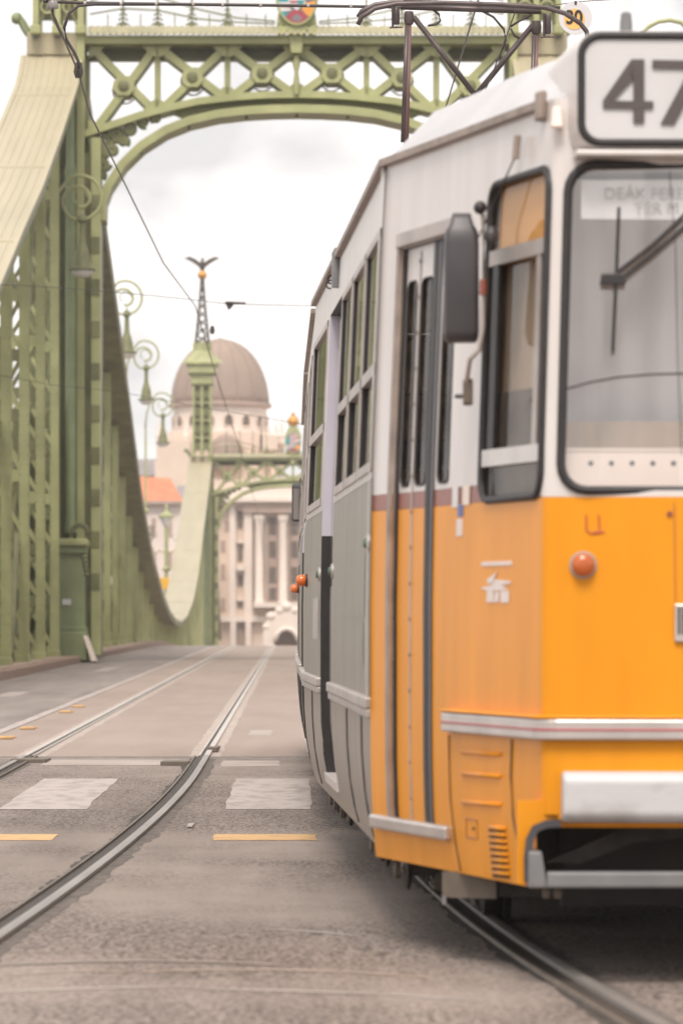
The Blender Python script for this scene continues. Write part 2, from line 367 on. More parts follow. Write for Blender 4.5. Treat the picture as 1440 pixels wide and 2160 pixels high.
def streak(px0, px1, py0, py1, w, m, bow=0):
    b = MB(); n = 26; vs = []; fs = []
    for i in range(n + 1):
        t = i / n; py = py0 + (py1 - py0) * t - bow * 4 * t * (1 - t); d = dg(py); x = (px0 + (px1 - px0) * t - CX) * d / FPX
        ww = w * (.5 + .5 * math.sin(math.pi * min(1, max(.02, t)))) * random.uniform(.8, 1.1)
        vs += [(x, d - ww, road_z(d) + .0012), (x, d + ww, road_z(d) + .0012)]
        if i: fs.append((2 * i - 2, 2 * i - 1, 2 * i + 1, 2 * i))
    b.add(vs, fs); b.build('worn_line', m, road)
streak(-60, 620, 2042, 2038, .09, M['worn_d'], 14); streak(300, 900, 2050, 2062, .05, M['worn_y'], 10); streak(-40, 420, 2096, 2082, .05, M['worn_w'], 4)
streak(380, 1020, 2086, 2112, .045, M['worn_w'], 6); streak(560, 760, 1960, 1975, .05, M['worn_w'], 2); streak(0, 280, 2062, 2050, .04, M['worn_y'], 6)
MB().box(-.575, -.545, 24.9, 25.5, road_z(25.2), road_z(25.2) + .008).build('paint_fleck', M['wpaint'], road)

# steel joint across the road where the bridge begins
ej = thing('expansion_joint', (0, YJ, road_z(YJ)), 'steel expansion joint crossing the road behind the crossing stripes', 'road joint')
for k, (y, h, m) in enumerate(((YJ - .28, .007, 'alu_d'), (YJ - .12, .004, 'groove'), (YJ - .05, .008, 'alu_d'), (YJ + .16, .004, 'filler'))):
    MB().box(-5.1, 5.3, y, y + .11, road_z(y) - .05, road_z(y) + h).build('joint_bar', M[m], ej)
def plate(px, py, w, l):
    d = dg(py); x = gx(px, py); MB().box(x - w / 2, x + w / 2, d - l / 2, d + l / 2, road_z(d) - .02, road_z(d) + .025).build('cover_plate', M['railside'], ej, bevel=.006, seg=1)
plate(66, 1606, .28, .8); plate(372, 1611, .22, 1.0); plate(452, 1580, .09, 2.0)

# grooved tram rails
def path_left(y): return -.72 - (.00114 * (34 - y) ** 2 if y < 34 else 0)
def path_tram(y): return .575 + (.0035 * (24 - y) ** 2 if y < 24 else 0)
def slope(f, y): return (f(y + .2) - f(y - .2)) / .4
def rail(label, f, off, g):
    near = frange(-14, 6, 1.0)[:-1] + frange(6, YJ, .13); far = frange(YJ, 60, .5) + frange(60, 225, 4)[1:]
    t = thing('tram_rail', (f(20) + off, 20, road_z(20)), label, 'rail', 'tram rails')
    def strip(name, prof, m, ys, rag=0):
        b = MB(); vs = []; fs = []; n = len(prof)
        for i, y in enumerate(ys):
            s = slope(f, y); nx, ny = 1 / math.hypot(1, s), -s / math.hypot(1, s)
            for k, (o, h) in enumerate(prof):
                o2 = o + ((random.uniform(-rag, rag) + rag * 1.3 * math.sin(y * 2.1 + k) * math.sin(y * .77 + 2 * k)) if k in (0, n - 1) else 0)
                yy = y + o2 * ny; vs.append((f(y) + off + o2 * nx, yy, road_z(yy) + h))
            if i:
                for k in range(n - 1): fs.append(((i - 1) * n + k, (i - 1) * n + k + 1, i * n + k + 1, i * n + k))
        b.add(vs, fs); return b.build(name, m, t)
    strip('joint_filler', [(-.108, .0014), (-.02, .0014)], M['filler_d'] if g < 0 else M['filler'], near, .014); strip('joint_filler', [(.0, .0014), (.112, .0014)], M['filler'], near, .013)
    strip('joint_filler', [(-.13, .0014), (.13, .0014)], M['mortar'], far, .006)
    for ys, gw in ((near, .064), (far, .030)):
        strip('rail_head', [(-g * .001, .005), (-g * .002, .022), (-g * .024, .025), (-g * .046, .021), (-g * .048, .005)], M['steel'] if ys is near else M['steel_l'], ys)
        strip('groove', [(-g * .002, .0065), (g * gw, .0065)], M['groove'], ys)
        strip('rail_lip', [(g * (gw - .002), .006), (g * gw, .018), (g * (gw + .014), .018), (g * (gw + .016), .004)], M['railside'] if ys is near else M['steel_l'], ys)
    return t
rail('left rail of the empty track, entering at the left edge', path_left, -1.435, 1)
rail('right rail of the empty track, sweeping from bottom left to the crest', path_left, 0, -1)
rail('rail under the near side of the tram, running out bottom right', path_tram, 0, -1)
rail('far rail of the tram track, hidden under the tram', path_tram, 1.435, 1)

# ------------------------------------------------------------------ the tram
Y0, X0, HD = 14.35, 1.59, .0288
tram = thing('tram', (X0, Y0, road_z(Y0)), 'orange and white articulated tram showing number 47, filling the right side', 'tram')
class Sec:                                              # a car section: axis from (x,y), heading hd; u back along it, v to the right, z above the rail
    def __init__(s, x, y, hd): s.x, s.y, s.hd = x, y, hd
    def __call__(s, u, v, z):
        X = s.x - s.hd * u + v; Y = s.y + u + s.hd * v
        return Vector((X, Y, road_z(Y) + z))
SA = Sec(X0, Y0, HD)
SB = Sec(1.318, 24.35, .0035)
SC = Sec(1.296, 30.55, .0)
ZP = [(.30, .060), (.38, .036), (.50, .015), (.65, .003), (.82, 0), (1.2, 0), (1.55, .006), (1.69, .010), (2.60, .048), (2.80, .058)]
def inset(z):
    for (a, i), (b, j) in zip(ZP, ZP[1:]):
        if z <= b: return i + (j - i) * max(0, (z - a)) / (b - a)
    return ZP[-1][1]
HW, NU, NV = 1.25, 2.05, .80                            # half width, start of the taper, half width of the nose
def side_l(S):
    def p(t, z, out=0): return S(t, -HW + inset(z) - out, z)
    return p
def side_r(S):
    def p(t, z, out=0): return S(t, HW - inset(z) + out, z)
    return p
TN = Vector((NU, HW - NV)).normalized()                 # taper direction helper
def taper_l(t, z, out=0):
    i = inset(z) * (.35 if z < .8 else 1) - out
    return SA(NU * (1 - t) + i * (.22 + .5 * t * t), -HW + (HW - NV) * t + i * (1 - .25 * t * t), z)
def taper_r(t, z, out=0):
    i = inset(z) * (.35 if z < .8 else 1) - out
    return SA(NU * (1 - t) + i * (.22 + .5 * t * t), HW - (HW - NV) * t - i * (1 - .25 * t * t), z)
def front(t, z, out=0):                                 # t = v from -NV to NV
    i = inset(z); k = (NV - i * .75) / NV
    return SA(i * .72 - .05 * (1 - (t / NV) ** 2) - out, t * k, z)
ZB = [z for z, _ in ZP]
def wall(name, pl, t0, t1, z0, z1, m, holes=(), parent=tram, nt=6, out=0, thick=0, smooth='all'):
    ts = sorted(set([t0 + (t1 - t0) * i / nt for i in range(nt + 1)] + [h[k] for h in holes for k in (0, 1) if t0 < h[k] < t1]))
    zs = sorted(set([z0, z1] + [z for z in ZB if z0 < z < z1] + [h[k] for h in holes for k in (2, 3) if z0 < h[k] < z1]))
    b = MB(); idx = {}
    def vid(i, j):
        if (i, j) not in idx: idx[(i, j)] = len(b.v); b.v.append(pl(ts[i], zs[j], out))
        return idx[(i, j)]
    for i in range(len(ts) - 1):
        for j in range(len(zs) - 1):
            tm, zm = (ts[i] + ts[i + 1]) / 2, (zs[j] + zs[j + 1]) / 2
            if any(h[0] < tm < h[1] and h[2] < zm < h[3] for h in holes): continue
            b.f.append((vid(i, j), vid(i + 1, j), vid(i + 1, j + 1), vid(i, j + 1)))
    o = b.build(name, m, parent, smooth=smooth)
    if thick:
        md = o.modifiers.new('s', 'SOLIDIFY'); md.thickness = thick; md.offset = -1
    return o
def loop_on(pl, t0, t1, z0, z1, r, out, n=5, tl=1.0):   # rounded outline on a wall; tl metres per t unit
    w, h = (t1 - t0) * tl, z1 - z0; tc, zc = (t0 + t1) / 2, (z0 + z1) / 2
    return [pl(tc + x / tl, zc + y, out) for x, y in rrect(w, h, r, n)]
def gasket(pl, t0, t1, z0, z1, r, w, parent, tl=1.0, m='rubber', out=.004, name='gasket'):
    pts = loop_on(pl, t0, t1, z0, z1, r, out, 5, tl)
    return MB().tube(pts, w, 8, closed=True, up=(0, 1, .01)).build(name, M[m], parent, smooth='all')
def corner_fill(pl, t0, t1, z0, z1, r, m, parent, tl=1.0, out=0.0):   # wall metal in the corners of a rounded opening
    n = 6; b = MB()
    L = rrect((t1 - t0) * tl, z1 - z0, r, n); tc, zc = (t0 + t1) / 2, (z0 + z1) / 2
    cs = [(t1, z1), (t0, z1), (t0, z0), (t1, z0)]
    for q in range(4):
        arc = [pl(tc + x / tl, zc + y, out) for x, y in L[q * (n + 1):(q + 1) * (n + 1)]]
        vs = [pl(cs[q][0], cs[q][1], out)] + arc
        b.add(vs, [(0, k, k + 1) for k in range(1, n + 1)])
    return b.build('corner_web', m, parent)
def pane(name, pl, t0, t1, z0, z1, m, parent, out=-.02, n=2):
    b = MB(); vs = []; fs = []
    for i in range(n + 1):
        t = t0 + (t1 - t0) * i / n; vs += [pl(t, z0, out), pl(t, z1, out)]
        if i: fs.append((2 * i - 2, 2 * i, 2 * i + 1, 2 * i - 1))
    b.add(vs, fs); return b.build(name, m, parent)
def strip_bar(name, pl, t0, t1, z0, z1, m, parent, out=.03, n=6, inn=-.01, bevel=0):
    b = MB(); vs = []; fs = []
    if z1 - z0 > .3:                                    # upright strip: follow the curve of the wall
        zs = [z0] + [z for z in ZB if z0 < z < z1] + [z1]; n = len(zs) - 1
        rows = [[pl(t0, z, inn), pl(t0, z, out), pl(t1, z, out), pl(t1, z, inn)] for z in zs]
    else:
        rows = []
        for i in range(n + 1):
            t = t0 + (t1 - t0) * i / n; rows.append([pl(t, z0, inn), pl(t, z0, out), pl(t, z1, out), pl(t, z1, inn)])
    for i, r_ in enumerate(rows):
        vs += r_
        if i:
            a, c = 4 * i - 4, 4 * i
            for k in range(4): fs.append((a + k, a + (k + 1) % 4, c + (k + 1) % 4, c + k))
    fs += [(0, 1, 2, 3), (4 * n + 3, 4 * n + 2, 4 * n + 1, 4 * n)]
    b.add(vs, fs); return b.build(name, m, parent, bevel=bevel)

def saloon_window(pl, t0, t1, parent, z0=1.69, z1=2.57, pull=True):
    w = strip_bar('window', pl, t0, t1, z0, z0 + .035, M['alu_d'], parent, out=.008)
    b = MB()
    for (a, c, d, e) in ((t0, t1, z1 - .03, z1), (t0, t0 + .03, z0, z1), (t1 - .03, t1, z0, z1), (t0, t1, 2.04, 2.085)):
        n = len(b.v); b.add([pl(a, d, -.03), pl(a, d, .006), pl(a, e, .006), pl(a, e, -.03), pl(c, d, -.03), pl(c, d, .006), pl(c, e, .006), pl(c, e, -.03)],
              [(0, 1, 2, 3), (7, 6, 5, 4), (0, 4, 5, 1), (1, 5, 6, 2), (2, 6, 7, 3), (3, 7, 4, 0)])
    b.build('frame', M['alu_d'], w)
    pane('pane', pl, t0 + .02, t1 - .02, z0, 2.05, M['glass'], w, -.012); pane('pane', pl, t0 + .02, t1 - .02, 2.06, z1, M['glass'], w, -.007)
    # dark rubber at the leading reveal
    strip_bar('rubber_seal', pl, t1 - .05, t1 - .03, z0, z1, M['rubber'], w, out=.001, n=1)
    return w
def door_recess(S, pl, t0, t1, parent, dep=.042):       # side door set back in its opening
    sgn = 1
    d = MB(); zs = [.42, .66, .82, 1.2, 1.66, 2.55]; vs = []; fs = []
    for i, z in enumerate(zs):
        vs += [pl(t0, z, -dep), pl(t1, z, -dep)]
        if i: fs.append((2 * i - 2, 2 * i - 1, 2 * i + 1, 2 * i))
    d.add(vs, fs); o = d.build('door', M['t_grey'], parent)
    for a in (t0 + .1, (t0 + t1) / 2 + .06): pane('pane', pl, a, a + (t1 - t0) / 2 - .2, 1.3, 2.4, M['glass'], o, -dep + .006)
    strip_bar('centre_seal', pl, (t0 + t1) / 2 - .02, (t0 + t1) / 2 + .02, .45, 2.53, M['rubber'], o, out=-dep + .012, n=1, inn=-dep)
    MB().add([pl(t1, 1.54, .001), pl(t1, 2.58, .001), pl(t1, 2.58, -dep - .03), pl(t1, 1.54, -dep - .03)], [(0, 1, 2, 3)]).build('jamb', M['jamb'], o)
    MB().add([pl(t0, .42, .001), pl(t0, 2.58, .001), pl(t0, 2.58, -dep - .03), pl(t0, .42, -dep - .03)], [(0, 1, 2, 3)]).build('jamb', M['jamb'], o)
    b = MB(); zz = [.42, .66, .82, 1.2, 1.54]; b.add([p for z in zz for p in (pl(t1, z, .001), pl(t1, z, -dep - .03))], [(2 * i, 2 * i + 1, 2 * i + 3, 2 * i + 2) for i in range(4)])
    b.build('lower_jamb', M['rubber'], o)
    MB().add([pl(t0, 2.58, 0), pl(t1, 2.58, 0), pl(t1, 2.58, -dep - .03), pl(t0, 2.58, -dep - .03)], [(0, 1, 2, 3)]).build('door_head', M['rubber'], o)
    strip_bar('step', pl, t0, t1, .385, .425, M['t_white'], o, out=.012, n=1, inn=-dep - .05)
    return o
def belt(pl, t0, t1, parent):
    o = strip_bar('belt_rail', pl, t0, t1, .830, .872, M['alu_d'], parent, out=.024, bevel=.006)
    strip_bar('lower_rib', pl, t0, t1, .798, .828, M['alu_d'], o, out=.017, bevel=.005)
    return o
def disc(name, pl, t, z, r, dep, m, parent, out=0, n=14):
    c = pl(t, z, out); nrm = (pl(t, z, out + .1) - c).normalized()
    return MB().lathe(c, [(r, -.01), (r, dep * .6), (r * .8, dep), (r * .3, dep * 1.1)], n, nrm).build(name, m, parent, smooth='all')
def side_body(S, side, u0, u1, wins, doors, parent, seams=()):
    pl = side_l(S) if side < 0 else side_r(S)
    holes = [(a, b, 1.69, 2.57) for a, b in wins] + [(a, b, .42, 2.58) for a, b in doors]
    wall('upper_side', pl, u0, u1, 1.66, 2.80, M['t_white'], holes, parent)
    wall('lower_side', pl, u0, u1, .80, 1.658, M['t_grey'], holes, parent)
    wall('skirt', pl, u0, u1, .30 if side < 0 else .3, .80, M['t_grey'], holes, parent)
    for a, b in wins: saloon_window(pl, a, b, parent)
    for a, b in doors: door_recess(S, pl, a, b, parent)
    edges = sorted([u0] + [x for d in doors for x in d] + [u1])
    for a, b in zip(edges[::2], edges[1::2]): belt(pl, a + .01, b - .01, parent)
    strip_bar('sill_trim', pl, u0, u1, 1.655, 1.668, M['t_white'], parent, out=.006) if not doors else None
    for s in seams:
        b = MB(); zs = [.33, .40, .46, .52, .59, .66, .73, .79]; b.tube([pl(s + .0 * i, z, .002) for i, z in enumerate(zs)], .0045, 5); b.build('panel_seam', M['rubber'], parent)
    g = MB(); pts = [pl(u0 + (u1 - u0) * i / 8, 2.795, .012) for i in range(9)]
    g.sweep(pts, [(-.014, -.012), (.014, -.012), (.014, .012), (-.014, .012)]); g.build('gutter', M['t_gutter'], parent)
def roof(S, st, parent, h=.25, nose=False):             # st: list of (u, half width, edge z, crown)
    b = MB(); n = 14; vs = []; fs = []
    for i, (u, w, ze, cr) in enumerate(st):
        for k in range(n + 1):
            q = -1 + 2 * k / n; vs.append(S(u, w * q, ze + cr * (1 - abs(q) ** 8.0)))
        if i:
            for k in range(n): a = (i - 1) * (n + 1) + k; c = i * (n + 1) + k; fs.append((a, a + 1, c + 1, c))
    b.add(vs, fs); return b.build('roof', M['t_roof'], parent, smooth='all')
def core(S, u0, u1, w, parent):                         # floor, ceiling lining, seats, underframe inside
    b = MB(); b.hexa([S(u0, -w, .70), S(u0, w, .70), S(u1, w, .70), S(u1, -w, .70)], [S(u0, -w, .78), S(u0, w, .78), S(u1, w, .78), S(u1, -w, .78)]); b.build('floor', M['seat'], parent)
    b = MB(); b.hexa([S(u0, -w, 2.64), S(u0, w, 2.64), S(u1, w, 2.64), S(u1, -w, 2.64)], [S(u0, -w, 2.66), S(u0, w, 2.66), S(u1, w, 2.66), S(u1, -w, 2.66)]); b.build('ceiling', M['inner'], parent)
    b = MB(); b.hexa([S(u0 + .1, -w + .05, .30), S(u0 + .1, w - .05, .30), S(u1 - .1, w - .05, .30), S(u1 - .1, -w + .05, .30)], [S(u0, -w, .70), S(u0, w, .70), S(u1, w, .70), S(u1, -w, .70)]); b.build('underframe', M['dark'], parent)
    u = u0 + .5
    while u < u1 - .7:
        for v in (-.75, .75):
            b = MB(); b.hexa([S(u, v - .38, 1.15), S(u, v + .38, 1.15), S(u + .4, v + .38, 1.15), S(u + .4, v - .38, 1.15)], [S(u, v - .38, 1.22), S(u, v + .38, 1.22), S(u + .4, v + .38, 1.22), S(u + .4, v - .38, 1.22)])
            b.hexa([S(u + .36, v - .38, 1.2), S(u + .36, v + .38, 1.2), S(u + .41, v + .38, 1.2), S(u + .41, v - .38, 1.2)], [S(u + .42, v - .36, 1.72), S(u + .42, v + .36, 1.72), S(u + .46, v + .36, 1.72), S(u + .46, v - .36, 1.72)]); b.build('seat', M['seat'], parent)
        u += .95

# --- front section
wA = [(2.16, 3.27), (3.36, 4.47), (4.56, 5.62)]; dA = [(5.78, 7.15)]; wA2 = [(7.34, 9.3)]
side_body(SA, -1, NU, 9.5, wA + wA2, dA, tram, (2.75, 4.1, 8.3))
side_body(SA, 1, NU, 9.5, wA + wA2, dA, tram)
cornerpost = wall('corner_post', side_l(SA), NU - .0, NU + .09, .82, 2.80, M['t_white'], out=.012, nt=1)
# taper with the folding door and the driver's side window
DT0, DT1, DZ0, DZ1 = .135, .475, .43, 2.46
WT0, WT1, WZ0, WZ1 = .665, .985, 1.545, 2.585
TL = math.hypot(NU, HW - NV); TE, FE = .9855, .762
def corner_l(s_, z, out=0):
    a, c, b = taper_l(TE, z, out), taper_l(1.0, z, out), front(-FE, z, out); return a * (1 - s_) ** 2 + c * 2 * s_ * (1 - s_) + b * s_ ** 2
def corner_r(s_, z, out=0):
    a, c, b = taper_r(TE, z, out), taper_r(1.0, z, out), front(FE, z, out); return a * (1 - s_) ** 2 + c * 2 * s_ * (1 - s_) + b * s_ ** 2
for cf in (corner_l, corner_r):
    wall('nose_corner', cf, 0, 1, .54, 1.54, M['t_orange'], nt=8); wall('nose_corner_upper', cf, 0, 1, 1.541, 2.80, M['t_white'], nt=8)
holes_t = [(DT0, DT1, DZ0, DZ1), (WT0, WT1, WZ0, WZ1)]
wall('nose_side_upper', taper_l, 0, TE, 1.598, 2.80, M['t_white'], holes_t, nt=10)
wall('nose_side_lower', taper_l, 0, TE, .30, 1.54, M['t_orange'], holes_t + [(.955, 1.01, 0, .54)], nt=12)
wall('nose_stripe', taper_l, 0, DT0, 1.541, 1.597, M['t_brown'], nt=2); wall('nose_stripe', taper_l, DT1, WT0, 1.541, 1.597, M['t_brown'], nt=3)
wall('window_ledge', taper_l, WT1, TE + .0, 1.541, 1.597, M['t_white'], nt=1)
wall('nose_side_upper', taper_r, 0, TE, 1.598, 2.80, M['t_white'], [(WT0, WT1, WZ0, WZ1)], nt=10)
wall('nose_side_lower', taper_r, 0, TE, .30, 1.54, M['t_orange'], [(.955, 1.01, 0, .54)], nt=12)
wall('nose_stripe', taper_r, 0, WT0, 1.541, 1.597, M['t_brown'], nt=4)
for px0, px1 in ((951, 964),):
    pass
patch_w = wall('faded_patch', taper_l, .50, .535, 1.53, 1.60, M['t_white'], nt=1, out=.003)
wall('faded_patch', taper_l, .56, .60, 1.535, 1.60, M['dash'], nt=1, out=.003)
# the folding door
def dpl(t, z, out=0): return taper_l(t, z, out - .014)
door = wall('front_door', dpl, DT0, DT1, DZ0, 1.54, M['t_orange'], nt=4)
leafs = [(.150, .225), (.238, .315), (.372, .462)]
dholes = [(.158, .214, 1.62, 2.34), (.245, .312, 1.62, 2.34), (.385, .452, 1.62, 2.34)]
wall('door_upper', dpl, DT0, DT1, 1.598, DZ1, M['t_white'], dholes, parent=door, nt=4)
wall('door_stripe', dpl, DT0, DT1, 1.541, 1.597, M['t_brown'], parent=door, nt=4)
for (a, b, c, d) in dholes:
    gasket(dpl, a, b, c, d, .035, .0045, door, TL, out=.001); pane('door_pane', dpl, a, b, c, d, M['glass_s'], door, -.006)
    corner_fill(dpl, a, b, c, d, .035, M['t_white'], door, TL)
strip_bar('door_edge_seal', dpl, DT0, DT0 + .012, DZ0, DZ1, M['rubber'], door, out=.004, n=1)
strip_bar('door_edge_seal', dpl, DT1 - .010, DT1, DZ0, DZ1, M['rubber'], door, out=.006, n=1)
strip_bar('centre_seal', dpl, .322, .345, DZ0 + .01, DZ1, M['rubber'], door, out=.008, n=1)
strip_bar('centre_seal', dpl, .348, .366, DZ0 + .01, DZ1, M['grey'], door, out=.006, n=1)
hb = strip_bar('hinge_line', dpl, .228, .236, DZ0 + .01, DZ1 - .02, M['alu_d'], door, out=.003, n=1)
b = MB()
for k in range(16):
    z = DZ0 + .1 + k * .125; c = dpl(.232, z, .003); b.lathe(c, [(.008, 0), (.008, .004)], 6, (-1, -.2, 0))
b.build('hinge_rivets', M['t_gutter'], door)
strip_bar('door_header', taper_l, DT0 - .015, DT1 + .01, DZ1 + .005, DZ1 + .06, M['alu_d'], tram, out=.02, bevel=.006)
strip_bar('door_frame_post', taper_l, DT0 - .022, DT0 - .004, DZ0, DZ1 + .03, M['t_gutter'], tram, out=.010, n=1)
strip_bar('door_sill', taper_l, .02, DT1 + .012, .405, .455, M['alu'], tram, out=.028, n=4, bevel=.01)
# reveal of the door opening
b = MB()
for t in (DT0, DT1)[1:]: b.add([taper_l(t, DZ0, .001), taper_l(t, DZ1, .001), dpl(t, DZ1, -.01), dpl(t, DZ0, -.01)], [(0, 1, 2, 3)])
b.add([taper_l(DT0, DZ1, .001), taper_l(DT1, DZ1, .001), dpl(DT1, DZ1, -.01), dpl(DT0, DZ1, -.01)], [(0, 1, 2, 3)])
b.build('door_reveal', M['rubber'], tram)
# driver's side window
sw = strip_bar('side_window', taper_l, WT0 + .01, WT1 - .01, 2.315, 2.365, M['alu_d'], tram, out=.010, n=2)
strip_bar('lower_bar', taper_l, WT0 + .01, WT1 - .01, 1.655, 1.71, M['alu'], sw, out=.012, n=2)
strip_bar('sliding_stile', taper_l, WT1 - .055, WT1 - .03, 1.71, 2.315, M['alu_d'], sw, out=.006, n=1)
strip_bar('sliding_stile', taper_l, WT0 + .028, WT0 + .06, 1.71, 2.315, M['rubber'], sw, out=.006, n=1)
pane('pane', taper_l, WT0, WT1, WZ0, 1.68, M['glass_s'], sw, -.01); pane('pane', taper_l, WT0, WT1, 1.70, 2.33, M['glass_s'], sw, -.02); pane('pane', taper_l, WT0, WT1, 2.34, WZ1, M['glass_s'], sw, -.01)
gasket(taper_l, WT0, WT1, WZ0, WZ1, .075, .0135, sw, TL); corner_fill(taper_l, WT0, WT1, WZ0, WZ1, .075, M['t_white'], sw, TL)
sw2 = strip_bar('side_window', taper_r, WT0 + .01, WT1 - .01, 2.315, 2.365, M['alu_d'], tram, out=.010, n=2)
strip_bar('lower_bar', taper_r, WT0 + .01, WT1 - .01, 1.655, 1.71, M['alu'], sw2, out=.012, n=2)
pane('pane', taper_r, WT0, WT1, WZ0, WZ1, M['glass_s'], sw2, -.01); gasket(taper_r, WT0, WT1, WZ0, WZ1, .075, .0135, sw2, TL)
# front wall
FW = (-.752, .752, 1.56, 2.588)
wall('front_upper', front, -FE, FE, 1.541, 2.80, M['t_white'], [FW], nt=16)
wall('front_lower', front, -FE, FE, .70, 1.54, M['t_orange'], nt=16)
wall('front_apron', front, -FE, FE, .50, .70, M['t_orange'], nt=16)
ws = gasket(front, *FW, .085, .0145, tram, name='windscreen')
pane('pane', front, -.752, .752, 1.56, 2.588, M['glass_w'], ws, -.012, 12); corner_fill(front, *FW, .085, M['t_white'], ws)
# cab interior
b = MB(); b.hexa([SA(1.25, -.98, .8), SA(1.25, .98, .8), SA(1.27, .98, .8), SA(1.27, -.98, .8)], [SA(1.25, -.95, 2.64), SA(1.25, .95, 2.64), SA(1.27, .95, 2.64), SA(1.27, -.95, 2.64)]); b.build('cab_rear_wall', M['inner'], tram)
b = MB(); vs = []; fs = []
for i in range(61):
    v = -.70 + 1.5 * i / 60; u = .62 + .008 * math.sin(i * 1.3) + .016 * math.sin(i * .31)
    vs += [SA(u, v, 1.80), SA(u, v, 2.60)]
    if i: fs.append((2 * i - 2, 2 * i, 2 * i + 1, 2 * i - 1))
b.add(vs, fs); b.build('cab_curtain', M['curtain'], tram, smooth='all')
dashb = MB(); dashb.hexa([SA(.035, -.74, 1.50), SA(.035, .74, 1.50), SA(.055, .74, 1.50), SA(.055, -.74, 1.50)], [SA(.075, -.73, 1.695), SA(.075, .73, 1.695), SA(.095, .73, 1.695), SA(.095, -.73, 1.695)])
dashb.hexa([SA(.07, -.74, 1.685), SA(.07, .74, 1.685), SA(.6, .74, 1.685), SA(.6, -.74, 1.685)], [SA(.07, -.74, 1.697), SA(.07, .74, 1.697), SA(.6, .74, 1.697), SA(.6, -.74, 1.697)])
dsh = dashb.build('cab_panel', M['dash'], tram)
for k in range(14): MB().lathe(SA(.066, -.645 + .0655 * k, 1.648), [(.0085, 0), (.0085, .003)], 10, (0, -1, 0)).build('vent_hole', M['rubber'], dsh)
b = MB(); b.hexa([SA(.5, -.7, .8), SA(.5, .7, .8), SA(.52, .7, .8), SA(.52, -.7, .8)], [SA(.5, -.7, 1.80), SA(.5, .7, 1.80), SA(.52, .7, 1.80), SA(.52, -.7, 1.80)]); b.build('cab_console', M['wood'], tram)
strip_bar('sun_blind', taper_l, .52, 1.0, 2.32, 2.62, M['curtain_o'], tram, out=-.03, inn=-.036, n=2)
strip_bar('reflection_panel', taper_l, .40, 1.0, 1.88, 2.33, M['wood'], tram, out=-.060, inn=-.07, n=2)  # panel added to stand in for a beige building's reflection in the glass
strip_bar('reflection_stripe', taper_l, .60, .68, 1.55, 2.60, M['t_white'], tram, out=-.024, inn=-.028, n=1)  # pale stripe added as part of the same stand-in reflection
strip_bar('driver_seat', taper_l, .40, 1.0, 1.50, 1.90, M['guard'], tram, out=-.050, inn=-.056, n=2)
MB().tube([SA(.66, -.71, .9), SA(.66, -.71, 2.5)], .022, 8).build('grab_pole', M['t_white'], tram, smooth='all')
def fp(px, py, out=0.0, d=14.31):                        # point on the front face from its place in the photograph
    X = (px - CX) * d / FPX; v = X - X0; z = EYE + (CY - py) * d / FPX - road_z(d)
    return front(v / (1 - inset(z) * .75 / NV), z, out)
def fv(px, d=14.31): return (px - CX) * d / FPX - X0
def fz(py, d=14.31): return EYE + (CY - py) * d / FPX - road_z(d)
# destination notice
nb = MB().hexa([fp(1228, 458, -.018), fp(1560, 462, -.018), fp(1560, 462, -.021), fp(1228, 458, -.021)], [fp(1228, 376, -.018), fp(1560, 378, -.018), fp(1560, 378, -.021), fp(1228, 376, -.021)]).build('destination_notice', M['paper'], tram)
RX = Matrix.Rotation(math.radians(90), 4, 'X')
def face_text(name, body, px, py, size, m, parent, out, sx=1.0, bold=0):
    c = fp(px, py, out); return text_mesh(name, body, m, parent, Matrix.Translation(c) @ Matrix.Rotation(-math.atan(-HD), 4, 'Z') @ RX, size, .001, sx, bold)
face_text('notice_text', 'DE\u00c1K FERENC', 1386, 407, .052, M['text'], nb, -.0165, 1.0)
face_text('notice_text', 'T\u00c9R M', 1386, 438, .052, M['text'], nb, -.0165, 1.0)
# wiper
wp = MB().tube([fp(1303, 438, .045), fp(1296, 600, .05), fp(1289, 742, .045)], .006, 6).build('wiper', M['rubber'], tram)
MB().tube([fp(1278, 592, .05), fp(1370, 520, .06), fp(1500, 398, .05)], .007, 6).build('wiper_arm', M['rubber'], wp)
MB().tube([fp(1290, 604, .05), fp(1390, 522, .06), fp(1520, 408, .05)], .007, 6).build('wiper_arm', M['rubber'], wp)
MB().hexa([fp(1262, 602, .04), fp(1316, 602, .04), fp(1316, 602, .06), fp(1262, 602, .06)], [fp(1266, 578, .04), fp(1316, 578, .04), fp(1316, 578, .06), fp(1266, 578, .06)]).build('wiper_joint', M['rubber'], wp, bevel=.004)
MB().tube([fp(1192, 820, .006), fp(1240, 806, .006), fp(1300, 795, .006), fp(1370, 789, .006), fp(1440, 787, .006), fp(1560, 792, .006)], .0022, 5).build('aerial_wire', M['rubber'], ws)
MB().tube([fp(1412, 360, .004), fp(1424, 520, .004), fp(1428, 760, .004), fp(1436, 960, .004)], .0012, 4).build('heating_wire', M['rubber'], ws)
# number box
bx0, bx1, bz0, bz1 = fv(1217), -fv(1217), fz(309), fz(76)
def rbox(x0, x1, z0, z1, r, u, uo):                     # ring points on a plane u
    return [SA(u, (x0 + x1) / 2 + x, (z0 + z1) / 2 + z) for x, z in rrect(x1 - x0, z1 - z0, r, 6)]
b = MB(); a0 = rbox(bx0 - .006, bx1 + .006, bz0 - .010, bz1 + .010, .07, -.075, 0); a1 = rbox(bx0 - .03, bx1 + .03, bz0 - .03, bz1 + .005, .07, .06, 0); a2 = rbox(bx0 - .07, bx1 + .07, bz0 - .02, bz1 - .02, .06, .75, 0)
n = len(a0); fs = [tuple(range(n))]
for k in range(n): fs += [(k, (k + 1) % n, n + (k + 1) % n, n + k), (n + k, n + (k + 1) % n, 2 * n + (k + 1) % n, 2 * n + k)]
b.add(a0 + a1 + a2, fs); nbox = b.build('number_box', M['t_white'], tram, smooth=True)
